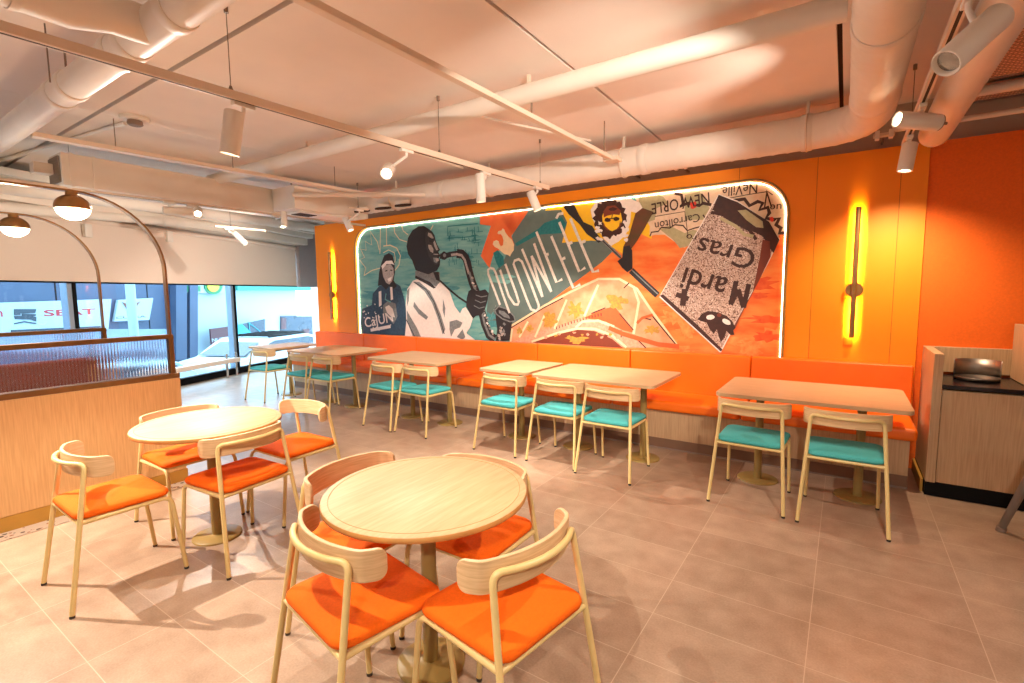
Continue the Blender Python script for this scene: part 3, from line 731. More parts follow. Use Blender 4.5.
for i,(c_,a,b_) in enumerate((((285,345),36,40),((430,285),42,42),((665,235),48,42),((870,398),44,22),((440,455),60,18),((110,400),16,18),((170,390),18,18))):
    blob(mb,'b',c_,a,b_,6,.45,26,0,i)
for i in range(16): blob(mb,'b',(250+i*27+random.Random(i).random()*14,440+12*math.sin(i*1.7)-(8-abs(i-8))*3),10,7,(1,3,7)[i%3],.4,9,0,i+20)
ribbon(mb,'b',[(620,385),(700,420),(800,450),(900,480),(1020,492)],.05,2); ribbon(mb,'b',[(780,360),(810,330),(870,312)],.03,2)
fin(mb,'garden_panorama',[c_ltor,c_pink,c_terr,c_rust,c_cream,c_brn,c_ml,c_ml],label='pink and cream garden bridge scene')
# line drawings on the teal
mb=MB()
ribbon(mb,'w',[(48,345),(58,305),(25,262),(52,250),(30,205),(60,212),(55,165),(90,185),(80,110),(120,170),(128,210)],.014,0)
ribbon(mb,'w',[(48,345),(90,318),(135,305)],.014,0); ribbon(mb,'w',[(130,60),(135,110),(132,230)],.014,0); ribbon(mb,'w',[(165,75),(168,190)],.014,0)
ribbon(mb,'w',[(150,190),(185,185),(220,200),(240,240),(232,290),(205,325)],.016,0); ribbon(mb,'w',[(150,225),(178,210),(208,225),(214,262),(200,300)],.012,0)
ribbon(mb,'w',[(205,75),(210,120),(235,155),(275,168)],.014,0); ribbon(mb,'w',[(412,80),(395,112)],.012,0); ribbon(mb,'w',[(245,80),(255,110),(280,130)],.012,0)
fin(mb,'star_drawing',[c_cream,c_dteal])
mb=MB(); rnd=random.Random(5)
for i in range(46):  # scratchy music marks
    x=250+rnd.random()*165; y=55+rnd.random()*190; h=10+rnd.random()*26
    ribbon(mb,'s',[(x,y),(x+rnd.random()*5,y+h)],.010,1)
    if i%2: ribbon(mb,'s',[(x-8,y+h),(x+26,y+h-3+rnd.random()*6)],.008,1)
ribbon(mb,'s',[(250,110),(252,60),(330,52),(410,46)],.014,1); ribbon(mb,'s',[(255,120),(330,118),(400,110)],.010,1)
fin(mb,'music_marks',[c_cream,c_dteal],kind='stuff')
# smiling woman with headband
mb=MB()
shape(mb,'w',[(45,660),(30,600),(40,520),(90,500),(95,440),(130,400),(160,390),(200,375),(240,400),(262,470),(275,560),(300,630),(330,660)],0)
shape(mb,'w',[(122,400),(128,330),(140,280),(155,240),(180,226),(200,240),(210,280),(212,330),(205,370),(222,400),(200,420),(180,400),(165,420),(140,395)],1)
shape(mb,'w',[(143,310),(160,290),(188,284),(204,305),(206,340),(196,375),(182,392),(165,382),(150,350)],2)
shape(mb,'w',[(140,295),(165,268),(196,266),(210,290),(196,284),(168,284),(146,312)],3)
shape(mb,'w',[(172,362),(196,350),(190,374),(178,378)],4); ribbon(mb,'w',[(160,322),(172,318)],.016,1); ribbon(mb,'w',[(186,316),(198,318)],.016,1); ribbon(mb,'w',[(180,325),(184,342)],.010,5)
shape(mb,'w',[(126,430),(140,425),(142,500),(128,510)],3); shape(mb,'w',[(186,405),(198,405),(202,470),(190,475)],3)
shape(mb,'w',[(150,500),(175,478),(215,492),(225,560),(205,600),(175,570),(150,540)],5); shape(mb,'w',[(160,510),(180,500),(200,520),(212,565),(190,560),(170,540)],3)
ribbon(mb,'w',[(165,440),(160,470),(190,485)],.02,6); 
for i in range(26): blob(mb,'w',(45+rnd.random()*150,530+rnd.random()*60 if i%2 else 440+rnd.random()*200),3.5,3.5,3,.5,7,0,i)
fin(mb,'smiling_woman',[c_navy,c_blk,c_skin,c_wht,c_wht,c_grey,c_teal],label='woman with headband printed in blue and white')
# saxophone player
mb=MB()
shape(mb,'s',[(25,660),(35,560),(32,470),(40,390),(70,345),(110,330),(175,372),(215,352),(262,400),(290,480),(320,520),(345,482),(385,540),(370,590),(350,620),(390,650),(410,670)],0)
shape(mb,'s',[(82,295),(120,285),(210,300),(212,350),(190,378),(150,345),(82,322)],3)
shape(mb,'s',[(36,165),(44,120),(66,82),(98,60),(128,58),(150,72),(172,88),(184,108),(188,130),(198,158),(212,184),(203,193),(208,204),(214,214),(206,223),(213,240),(211,264),(196,292),(150,312),(84,290),(66,240),(44,205)],1)
shape(mb,'s',[(136,92),(152,82),(170,92),(181,110),(186,132),(196,160),(208,184),(200,192),(205,204),(198,222),(206,240),(203,258),(186,262),(168,240),(152,214),(140,170),(134,130)],6)
shape(mb,'s',[(150,92),(166,98),(178,118),(176,128),(160,118),(148,108)],2)
shape(mb,'s',[(184,134),(190,150),(203,182),(193,186),(182,166),(177,144)],2)
shape(mb,'s',[(154,132),(176,134),(172,144),(158,144)],1); ribbon(mb,'s',[(152,124),(178,128)],.02,1)
shape(mb,'s',[(150,156),(166,158),(178,180),(176,200),(162,192),(152,174)],2)
shape(mb,'s',[(182,192),(198,190),(202,200),(186,204)],1); ribbon(mb,'s',[(178,206),(203,207)],.012,2)
shape(mb,'s',[(176,224),(196,224),(203,240),(194,254),(180,246)],3)
shape(mb,'s',[(186,228),(204,227),(207,240),(194,246)],2)
shape(mb,'s',[(80,300),(120,320),(165,340),(196,330),(180,312),(150,312)],3); shape(mb,'s',[(84,318),(160,352),(190,382),(178,386),(140,362),(80,330)],1); shape(mb,'s',[(176,300),(205,298),(212,350),(192,340)],1)
shape(mb,'s',[(70,350),(104,352),(160,400),(190,460),(215,520),(240,600),(226,628),(200,540),(170,460),(130,400)],3); ribbon(mb,'s',[(75,352),(140,392),(180,455),(212,545),(235,625)],.014,1)
shape(mb,'s',[(38,500),(60,540),(90,590),(112,640),(70,640),(40,560)],3); ribbon(mb,'s',[(30,540),(60,600),(80,640)],.014,1)
shape(mb,'s',[(76,455),(100,490),(150,535),(140,550),(100,520),(72,480)],3); shape(mb,'s',[(38,400),(52,380),(48,450),(40,480)],3); shape(mb,'s',[(228,440),(240,490),(236,540),(226,500)],3)
shape(mb,'s',[(262,560),(300,550),(330,565),(318,590),(290,600),(270,640),(262,600)],3); shape(mb,'s',[(300,640),(330,600),(345,640),(330,655)],3)
ribbon(mb,'s',[(212,345),(262,392),(310,432),(356,462)],.028,1)
# saxophone
P=[(212,216),(230,218),(262,208),(300,202),(328,206),(346,224),(356,252),(366,300),(380,350),(400,400),(420,450),(432,510),(446,570),(470,630),(500,652)]
ribbon(mb,'s',P[:5],.075,1); ribbon(mb,'s',P[3:],.125,1); ribbon(mb,'s',[(270,210),(300,206),(326,212),(342,236),(352,270),(364,310)],.035,2); ribbon(mb,'s',P[7:],.035,3)
blob(mb,'s',(234,214),18,22,1,.1); blob(mb,'s',(236,212),8,10,3,.1)
shape(mb,'s',[(500,490),(522,478),(556,490),(590,520),(606,552),(590,565),(578,660),(505,660),(512,600),(505,545)],1)
ribbon(mb,'s',[(500,500),(520,480),(560,492),(600,530),(606,556),(580,560),(540,545),(508,520),(500,500)],.018,3); shape(mb,'s',[(520,500),(548,505),(575,530),(580,545),(548,535),(522,515)],3)
for i in range(22): blob(mb,'s',(372+i*5.2+rnd.random()*10,330+i*14),6,6,(2,3,5)[i%3],.5,8,0,i)
for i in range(12): blob(mb,'s',(515+rnd.random()*60,570+rnd.random()*80),7,8,(3,2)[i%2],.5,8,0,i)
shape(mb,'s',[(350,480),(352,440),(362,400),(385,385),(410,400),(450,390),(468,410),(462,450),(450,490),(430,525),(400,530),(384,545),(360,500)],4)
ribbon(mb,'s',[(400,420),(430,430),(460,424)],.012,3); ribbon(mb,'s',[(396,446),(426,460),(452,452)],.012,3); ribbon(mb,'s',[(390,475),(418,490),(446,482)],.012,3)
shape(mb,'s',[(306,540),(330,492),(345,484),(384,540),(368,590),(330,560)],0)
fin(mb,'saxophone_player',[c_wht,c_blk,c_skin,c_grey,c_blk,c_wht,flat('dark_grey_shade',(50,46,48),(62,58,60),60)],label='saxophone player in white shirt, printed in black and white')
# dancer with umbrella, upside down
mb=MB()
shape(mb,'d',[(290,170),(330,110),(420,90),(500,100),(570,130),(590,170),(560,190),(520,180),(515,240),(490,310),(450,350),(410,372),(370,340),(345,300),(320,260),(300,220)],0)
rr_=[]
for i in range(40):
    a=2*PI*i/40; j=1+.10*math.sin(i*2.6); rr_.append((400+92*j*math.cos(a),218+112*j*math.sin(a)))
shape(mb,'d',rr_,1)
shape(mb,'d',[(356,205),(372,168),(400,150),(440,158),(462,190),(470,230),(452,272),(412,292),(376,276),(358,240)],2)
shape(mb,'d',[(362,180),(384,150),(430,145),(462,175),(455,200),(420,196),(385,204),(365,215)],3)
shape(mb,'d',[(390,166),(415,154),(444,164),(425,176),(402,176)],1)
blob(mb,'d',(386,228),17,12,1,.12,14,.1); blob(mb,'d',(436,222),17,12,1,.12,14,-.1); ribbon(mb,'d',[(410,218),(414,196),(420,192)],.012,5); shape(mb,'d',[(362,236),(372,262),(395,284),(384,286),(362,262)],3); shape(mb,'d',[(458,232),(452,262),(434,284),(446,280),(464,256)],3); ribbon(mb,'d',[(386,222),(436,216)],.012,1)
shape(mb,'d',[(120,132),(190,128),(225,200),(250,240),(300,262),(330,310),(358,345),(335,358),(300,330),(268,308),(225,250),(165,195)],4)
shape(mb,'d',[(545,190),(585,160),(648,182),(600,270),(556,345),(522,392),(528,500),(500,525),(470,500),(442,462),(472,440),(476,380),(510,310)],5)
shape(mb,'d',[(470,440),(476,380),(512,372),(526,400),(528,505),(498,525),(468,498),(444,462)],4)
ribbon(mb,'d',[(352,338),(460,440)],.035,7); ribbon(mb,'d',[(354,342),(462,444)],.012,4)
ribbon(mb,'d',[(520,515),(600,590),(670,655)],.07,4); ribbon(mb,'d',[(524,512),(604,587),(672,650)],.012,7)
for i in range(14): blob(mb,'d',(318+rnd.random()*30+(i%2)*150,240+rnd.random()*110),12,10,0,.5,9,0,i)
ribbon(mb,'d',[(430,318),(400,370)],.05,0)
fin(mb,'umbrella_dancer',[c_wht,c_brn,c_yel,c_rust,c_blk,flat('olive_brown',(84,64,34),(112,58,36),6),c_red,c_grey],label='upside-down dancer with curly hair and sunglasses')
# sparkling banner, upside down
mb=MB()
shape(mb,'p',[(718.8,194),(660,296),(721,352.5),(771,258),(780,239),(768,222),(738,201)],4)
shape(mb,'p',[(719,195.5),(661,295.5),(721,350),(770,257),(779,239.5),(767.5,222.5),(737.5,202)],0)
shape(mb,'m',[(535,150),(650,195),(838,312),(900,420),(866,500),(842,470),(800,400),(640,320),(498,240)],1)
shape(mb,'g',[(540,50),(578,60),(582,140),(520,268),(430,440),(395,520),(384,512),(488,322),(524,150)],2)
shape(mb,'g',[(0,345),(18,338),(200,500),(330,628),(318,640)],1); ribbon(mb,'g',[(0,350),(318,640)],.012,4)
shape(mb,'m',[(650,245),(700,240),(800,310),(805,350),(760,345),(700,300)],3)
ribbon(mb,'m',[(490,255),(560,270),(620,310),(720,360),(760,420)],.03,1); ribbon(mb,'m',[(545,290),(640,340),(690,390),(745,400)],.03,3)
# carnival mask
shape(mb,'g',[(198,470),(222,440),(252,425),(292,430),(318,438),(350,450),(380,478),(398,512),(386,528),(392,550),(372,552),(350,530),(342,560),(322,590),(310,560),(300,520),(284,545),(262,520),(246,486),(222,480)],1)
blob(mb,'g',(266,458),22,13,4,.05,16,-.1); blob(mb,'g',(350,482),24,13,4,.05,16,.5); blob(mb,'g',(312,447),12,10,2)
ribbon(mb,'g',[(132,310),(120,398)],.06,1); ribbon(mb,'g',[(86,338),(152,362)],.05,1)
fin(mb,'sparkling_banner',[c_spk,c_brn,c_rust,c_olive,c_wht],label='upside-down banner with mask and Mardi Gras lettering')
# little bird emblem
mb=MB()
shape(mb,'t',[(122,90),(130,76),(150,72),(158,58),(170,66),(176,84),(196,112),(222,136),(236,170),(234,206),(216,232),(208,250),(196,240),(170,234),(146,214),(130,198),(104,184),(90,166),(96,146),(116,138),(132,146),(134,160),(146,180),(160,172),(164,140),(156,112),(146,98),(130,98)],0)
fin(mb,'bird_emblem',[c_cream],label='cream bird emblem')
# tall chalk lettering
mb=MB(); W_=.034
for pts in ([(140,580),(110,500),(60,370),(58,340),(76,328),(96,334),(110,360),(160,510),(205,635)],[(140,340),(200,520),(238,575),(262,578),(268,560),(250,500),(176,300)],
 [(345,420),(290,285),(268,268),(240,278),(232,300),(330,560),(352,610),(385,622),(404,604),(404,580),(345,420)],
 [(290,198),(430,525)],[(430,525),(355,245)],[(355,245),(490,490)],[(490,490),(372,160)],
 [(388,80),(525,425),(565,404)],[(450,240),(472,232)],[(490,110),(640,465),(688,440)],[(560,270),(586,258)],[(545,15),(680,352),(722,325)],[(605,165),(634,152)],[(620,-10),(775,355),(815,345)],[(695,155),(724,142)]):
    ribbon(mb,'t',pts,W_,0)
ribbon(mb,'d',[(95,220),(108,195),(135,190)],.034,0)
ribbon(mb,'s',[(506,475),(470,560)],.001,0)
fin(mb,'tall_lettering',[c_let],label='chalk-white tall hand lettering')
# handwritten words as type
def word(txt,k,p0,p1,h,mi_mat,name='lettering',off=.0,flip=False,font_sh=0):
    """text running from p0 to p1 (photo points); h = letter height in metres"""
    (a,),(b,)=PX(k,[p0]),PX(k,[p1]); a=Vector(a);b=Vector(b); d=b-a
    cu=bpy.data.curves.new('t','FONT'); cu.body=txt; cu.size=1; cu.offset=off; cu.resolution_u=3; cu.shear=font_sh
    to=bpy.data.objects.new('t',cu); col.objects.link(to); dg=bpy.context.evaluated_depsgraph_get(); dg.update()
    me=bpy.data.meshes.new_from_object(to.evaluated_get(dg)); bpy.data.objects.remove(to)
    xs=[v.co.x for v in me.vertices]; w=max(xs)-min(xs); x0=min(xs)
    ux=d/w; n=Vector((-d.y,d.x)).normalized()*h*1.38
    LAY[0]+=1; y=MY-.0006-LAY[0]*.00003
    vs=[]
    for v in me.vertices:
        q=a+ux*(v.co.x-x0)+n*v.co.y; vs.append((q.x,y,q.y))
    mb=MB(); mb.add(vs,[tuple(p.vertices) for p in me.polygons]); bpy.data.meshes.remove(me)
    return fin(mb,name,[mi_mat])
word('ardi','g',(362,256),(136,198),.235,c_brn,'mardi_lettering',.012)
mm=MB()
for pts_ in ([(468,284),(440,408)],[(440,408),(412,312)],[(412,312),(372,392)],[(372,392),(402,268)]): ribbon(mm,'g',pts_,.045,0)
fin(mm,'mardi_lettering',[c_brn])
word('Gras','g',(514,112),(214,38),.20,c_brn,'gras_lettering',.008)
word('NEW ORLE','m',(478,135),(130,205),.12,c_brn,'map_lettering',.008)
word('Carrollton','m',(420,262),(150,318),.085,c_brn,'map_lettering',.004)
word('NeVille','m',(770,80),(560,102),.10,c_brn,'map_lettering',.006)
word('ue','m',(915,205),(845,210),.07,c_brn,'map_lettering',.006); word('V','m',(850,118),(800,128),.17,c_brn,'map_lettering',.004); word('ro','m',(405,395),(345,385),.07,c_brn,'map_lettering',.004)
word('CaJUN','w',(58,618),(205,585),.16,c_wht,'cajun_lettering',.012)
word('o','m',(568,98),(548,100),.04,c_brn,'map_lettering',.004)
ribbon_mb=MB(); ribbon(ribbon_mb,'w',[(85,632),(190,612)],.05,0); fin(ribbon_mb,'chalk_smear',[c_wht])
# hidden light line around the recess
m=MB(); m.tube([(a,WY+.030,b) for a,b in rrect(MX0+.022,MZ0-.01,MX1-.022,MZ1-.022,.33,10)],.005,8,closed=True); m.build('light_strip',M['led'],mural,world=True,label='warm light line around the edge')


# ------------------------------------------------------------------ ducts and services under the ceiling
def duct(name,path,r,lab,cat,step=.11,mat_='ductwhite',ring=.004,rad=0,couplings=(),n=28,flange=.008):
    P=[Vector(p) for p in path]; o=empty(name,P[0],0,lab,cat)
    SP=smooth_path(P,rad,14) if rad else P
    # resample and add the spiral seams as shallow rings in the profile
    pts=[];rs=[]
    tot=0
    for a,b in zip(SP[:-1],SP[1:]):
        L=(b-a).length; k=max(1,int(L/ (step/6)))
        for i in range(k):
            pts.append(a+(b-a)*i/k); s=tot+L*i/k; rs.append(r+ (ring if (s/step)%1<.17 else 0))
        tot+=L
    pts.append(SP[-1]); rs.append(r)
    m=MB(); m.tube(pts,rs,n); m.build('duct_body',M[mat_],o,world=True)
    for c,t in couplings:
        c=Vector(c);t=Vector(t).normalized(); m=MB(); m.tube([c-t*.04,c-t*.034,c+t*.034,c+t*.04],[r+.004,r+flange,r+flange,r+.004],n); m.build('coupling',M[mat_],o,world=True)
    return o
ZD=2.83
o=duct('spiral_duct',[(-6.2,4.90,ZD),(.10,4.90,ZD),(.10,-3.5,ZD)],.137,'white spiral duct along the mural wall turning towards the camera at the right','duct',rad=.42,
  couplings=[((-.33,4.90,ZD),(1,0,0)),((-1.7,4.90,ZD),(1,0,0)),((.10,4.25,ZD),(0,1,0)),((.10,3.1,ZD),(0,1,0)),((.10,1.9,ZD),(0,1,0)),((-4.3,4.9,ZD),(1,0,0))])
for x in (-.33,-1.92,-3.6,-5.2):
    m=MB(); m.box((x-.012,4.89,ZD+.13),(x+.012,4.91,CZ)); m.build('hanger_strap',M['cream'],o,world=True)
    m=MB(); m.tube([(x,4.90+.145*math.cos(a),ZD+.145*math.sin(a)) for a in [2*PI*k/24 for k in range(24)]],.008,6,closed=True); m.build('clamp_ring',M['cream'],o,world=True)
# upper-left duct with a tee
zx=2.86; yx=1.165
o=duct('spiral_duct',[(-7.6,yx,zx),(-1.2,yx,zx)],.086,'white round duct with a tee in the upper left corner','duct',step=5,ring=0,
  couplings=[((-4.36,yx,zx),(1,0,0)),((-4.12,yx,zx),(1,0,0)),((-3.36,yx,zx),(1,0,0)),((-3.18,yx,zx),(1,0,0)),((-2.66,yx,zx),(1,0,0)),((-1.9,yx,zx),(1,0,0))])
m=MB(); m.tube([(-2.93,yx,zx),(-2.93,1.0,zx),(-2.93,.85,zx),(-2.93,-3.0,zx)],[.084,.09,.128,.128],28); m.build('branch',M['ductwhite'],o,world=True)
for y in (.66,.42): m=MB(); m.tube([(-2.93,y-.015,zx),(-2.93,y+.015,zx)],.134,28); m.build('coupling',M['ductwhite'],o,world=True)
for x in (-4.0,): m=MB(); m.cyl((x-.02,yx-.05,zx+.06),(x-.02,yx-.05,CZ),.006,n=8); m.build('hanger_rod',M['wire'],o,world=True)
m=MB(); m.cyl((-3.85,.99,2.76),(-3.85,.99,CZ),.004,n=8); m.build('hanger_rod',M['wire'],o,world=True)
# plain pipe crossing the ceiling
o=empty('ceiling_pipe',(-2,3.14,2.95),0,'straight white pipe crossing the whole ceiling above the track lights','pipe')
m=MB(); m.cyl((-6.6,3.14,2.95),(.0-.06,3.14,2.95),.068,n=24); m.build('pipe_body',M['ductwhite'],o,world=True)
for x in (-1.95,-4.6): m=MB(); m.box((x-.01,3.13,3.0),(x+.01,3.15,CZ)); m.build('pipe_hanger',M['cream'],o,world=True)
# pink-white pipe at the right
o=empty('ceiling_pipe',(.5,5.1,2.70),0,'fat white pipe at the upper right ending in a rounded cap before the orange wall','pipe')
m=MB(); e=[(.50,-3.2,2.70),(.50,5.0,2.70)]+[(.50,5.0+.10*math.sin(math.radians(a)),2.70) for a in (30,60,80,90)]
m.tube(e,[.098,.098]+[.098*math.cos(math.radians(a)) for a in (30,60,80,89)],28); m.build('pipe_body',M['ductwhite'],o,world=True)
m=MB(); m.box((.49,4.3,2.79),(.51,4.32,CZ)); m.build('pipe_hanger',M['cream'],o,world=True)

# flat rail (cable duct) running to the wall duct
o=empty('cable_rail',(-1.95,4.5,2.78),0,'beige square cable rail running overhead towards the spiral duct','rail')
m=MB(); a=Vector((-2.045,-1.2,0)); b=Vector((-1.89,4.52,0))
def bar(m,a,b,w,z0,z1):
    t=(b-a).normalized(); n=Vector((-t.y,t.x,0))*w/2
    vs=[a-n+Vector((0,0,z0)),b-n+Vector((0,0,z0)),b+n+Vector((0,0,z0)),a+n+Vector((0,0,z0)),a-n+Vector((0,0,z1)),b-n+Vector((0,0,z1)),b+n+Vector((0,0,z1)),a+n+Vector((0,0,z1))]
    m.add(vs,[(0,3,2,1),(4,5,6,7),(0,1,5,4),(1,2,6,5),(2,3,7,6),(3,0,4,7)])
bar(m,a,b,.05,2.765,2.80); m.build('rail_body',M['cream'],o,world=True,bevel=.004)
for y in (1.0,3.14,4.35):
    x=a.x+(b.x-a.x)*(y-a.y)/(b.y-a.y); m=MB(); m.cyl((x,y,2.80),(x,y,CZ if y!=3.14 else 2.885),.006,n=8); m.build('hanger_rod',M['wire'],o,world=True)
m=MB(); m.box((-1.96,4.47,2.76),(-1.82,4.60,2.79)); m.build('end_bracket',M['cream'],o,world=True)

# ------------------------------------------------------------------ track lights
def track(a,b,z,lab,w=.036,h=.036,slot=True,hang=(),zt=CZ):
    a=Vector((a[0],a[1],0)); b=Vector((b[0],b[1],0)); o=empty('light_track',(b.x,b.y,z),0,lab,'light track')
    m=MB(); bar(m,a,b,w,z,z+h); m.build('track_body',M['cream'],o,world=True,bevel=.003)
    if slot: m=MB(); bar(m,a,b-(b-a).normalized()*.02,w*.35,z-.001,z+.004); m.build('slot',M['ceilgap'],o,world=True,label='dark slot')
    for t in hang:
        p=a+(b-a)*t; m=MB(); m.cyl((p.x,p.y,z+h),(p.x,p.y,zt),.0025,n=6); m.build('hanger_wire',M['wire'],o,world=True)
        m=MB(); m.cyl((p.x,p.y,zt-.035),(p.x,p.y,zt),.012,n=10); m.cyl((p.x,p.y,z+h),(p.x,p.y,z+h+.025),.014,.006,n=10); m.build('hanger_end',M['wire'],o,world=True)
    return o
ZT=2.60
track((-2.97,-.6),(-2.64,4.62),ZT,'long hanging light track in the middle of the ceiling, with four spotlights',.04,.045,hang=(.16,.40,.70,.972))
track((-6.55,.2),(-6.35,5.4),2.60,'light track beyond the brass arches near the blinds',.035,.03,hang=(.3,.75))
track((.335,-1.5),(.325,5.0),2.63,'light track at the upper right beside the fat white pipe',.04,.04,hang=(.93,))
def spot(P,head,axis,lab,L_=.23,r=.052,lit=True,power=70,off=0,angle=50,colr=(1,.90,.78),grp='white track spotlights',soft=.010,lens=None,blend=.35,aim=None):
    """P: point on the track; head: centre of the cylinder; axis: where it points"""
    P=Vector(P); c=Vector(head); ax=Vector(axis).normalized()
    o=empty('spotlight',P,0,lab,'spotlight',grp)
    m=MB(); a,b=c-ax*L_/2,c+ax*L_/2
    m.tube([a,a+ax*.006,b-ax*.004,b],[r-.006,r,r,r-.003],28,caps=False); 
    m.lathe([(r-.006,0),(.0001,0)],a,28,axis=ax); m.lathe([(r-.003,0),(r-.008,-.001),(r-.012,-.02)],b,28,axis=ax,caps=False)
    m.build('head',M['white'],o,world=True)
    m=MB(); m.lathe([(r-.012,-.019),(.0001,-.019)],b,28,axis=ax); m.build('lens',lens or (M['lens'] if lit else M['lensoff']),o,world=True)
    m=MB(); m.box((P.x-.018,P.y-.06,P.z-.022),(P.x+.018,P.y+.06,P.z)); m.build('adapter',M['white'],o,world=True,bevel=.003)
    side=Vector((0,0,1)) if abs(ax.z)<.9 else (P-c).normalized()
    q=c-ax*.03; m=MB(); m.tube([P-Vector((0,0,.02)),P-Vector((0,0,.045)),q+(P-q).normalized()*r*.7],.011,12); m.build('arm',M['white'],o,world=True)
    if power: light('SPOT','beam',b+ax*.012,power,colr,size=soft,aim=aim or ax,parent=o,angle=angle,blend=blend)
    return o
g='white track spotlights'
spot((-2.855,1.56,ZT),tuple(onz(232,133,2.41)),(-.16,-.10,-1),'large white spotlight hanging at the upper left, seen from its side',r=.05,power=75,angle=80)
spot((-2.765,2.72,ZT),tuple(onz(388,171,2.46)),(.58,-.70,-.42),'lit white spotlight shining towards the camera in the middle of the ceiling',r=.046,L_=.2,power=110,angle=70)
spot((-2.705,3.62,ZT),tuple(onz(480.5,188,2.44)),(0,.04,-1),'white spotlight pointing straight down in front of the mural top',r=.042,L_=.24,power=150,angle=95,aim=Vector((-.25,.55,-1)))
spot((-2.65,4.42,ZT),tuple(onz(534,201,2.44)),(.35,.2,-1),'white spotlight at the end of the middle track, above the saxophone bell',r=.042,power=110,L_=.2,angle=95)
spot((-6.45,2.60,2.60),tuple(onz(178,211,2.44)),(-.15,-1,-.06),'white spotlight lying almost level, beside the lit one beyond the arches',r=.042,L_=.27,power=0,lit=False)
spot((-6.44,2.84,2.60),tuple(onz(198,212,2.42)),(.72,-.36,-.42),'lit white spotlight beyond the arches, pointing at the camera',r=.042,L_=.14,power=200,angle=90)
spot((-6.41,3.86,2.60),tuple(onz(284,219,2.50)),(0,0,-1),'white spotlight hanging straight down below the ceiling cassette',r=.038,L_=.19,power=120,angle=120,aim=Vector((-.8,-.2,-.5)))
o=track((-7.16,3.42),(-7.10,4.1),2.46,'short light track hung low in front of the blinds',.03,.03,slot=False,hang=(.3,),zt=2.8)
spot((-7.15,3.60,2.46),(-7.10,3.72,2.33),(.35,.75,-.85),'small tilted spotlight in front of the blinds',L_=.21,r=.04,power=90,angle=120,aim=Vector((-.9,-.2,-.35)))
o=track((-5.28,4.15),(-5.22,4.42),2.62,'short stub track above the left end of the orange wall',.03,.02,slot=False,hang=(.5,),zt=2.95)
spot((-5.25,4.30,2.62),tuple(onz(348,224,2.50)),(.42,.15,-1),'tilted white spotlight in front of the top left of the orange wall',L_=.2,r=.045,power=60,angle=80)
spot((.335,2.62,2.63),(.348,2.58,2.455),(-.164,-.16,-.19),'largest white spotlight at the upper right with a silver reflector',L_=.29,r=.052,lit=False,power=0)
spot((.33,3.95,2.63),(.31,3.92,2.535),(-.83,-.52,.10),'level white spotlight at the upper right, its grey end cap facing right',L_=.25,r=.048,power=60,angle=62,blend=.7,aim=Vector((-.95,-.02,.20)))
spot((.33,4.68,2.63),(.325,4.68,2.485),(-.12,-.08,-1),'white spotlight hanging straight down in front of the orange wall at the right',L_=.2,r=.048,power=95,angle=120,blend=1.0,colr=(1,.80,.56),aim=Vector((.0,.38,-1)))
# grey cap of the level lamp
o=empty('cable_bracket',(.47,4.05,2.54),0,'small chrome bracket beside the level spotlight','bracket')
c=Vector((.31,3.92,2.535)); ax=Vector((.83,.52,-.10)).normalized()
m=MB(); m.lathe([(.046,.126),(.046,.128),(.0001,.129)],c,28,axis=ax); m.build('end_cap',M['capgrey'],o,world=True)
m=MB(); m.tube([c+ax*.128,c+ax*.17],.009,10); m.build('pin',M['steel'],o,world=True)

# ------------------------------------------------------------------ far-left services
o=empty('cable_tray',(-5.3,2.9,2.83),0,'long pale cable tray under the ceiling, in front of the boxed duct','cable tray')
m=MB(); bar(m,Vector((-5.42,1.25,0)),Vector((-5.18,4.6,0)),.09,2.80,2.835); m.build('tray_body',M['cream'],o,world=True)
for t in (.16,.45,.8):
    p=Vector((-5.42,1.25,0)).lerp(Vector((-5.18,4.6,0)),t); m=MB(); m.cyl((p.x,p.y,2.835),(p.x,p.y,CZ),.004,n=6); m.build('hanger_rod',M['wire'],o,world=True)
o=empty('boxed_duct',(-6.45,3.2,2.8),0,'long rectangular white duct at the upper left above the brass arches','duct')
m=MB(); m.box((-6.72,1.66,2.62),(-6.36,4.3,2.93)); m.build('duct_body',M['ductwhite'],o,world=True,bevel=.004)
for y in (1.72,1.90): m=MB(); m.box((-6.73,y,2.612),(-6.352,y+.03,2.937)); m.build('flange',M['ductwhite'],o,world=True)
m=MB(); m.box((-6.70,1.645,2.65),(-6.40,1.662,2.90)); m.build('end_grille',M['steel'],o,world=True)
m=MB(); m.box((-6.68,1.50,2.74),(-6.55,1.645,2.84)); m.build('junction_box',M['cream'],o,world=True,bevel=.004)
o=empty('air_cassette',(-6.1,4.2,2.75),0,'white air conditioning cassette under the ceiling near the left end of the mural','air conditioner')
m=MB(); m.box((-6.34,3.78,2.63),(-5.85,4.95,2.92)); m.build('casing',M['ductwhite'],o,world=True,bevel=.01)
m=MB(); m.box((-6.28,3.9,2.605),(-5.92,4.8,2.632)); m.build('outlet_panel',M['white'],o,world=True,bevel=.006)
m=MB(); m.box((-6.2,3.95,2.598),(-6.0,4.2,2.607)); m.build('outlet_slot',M['ceilgap'],o,world=True)
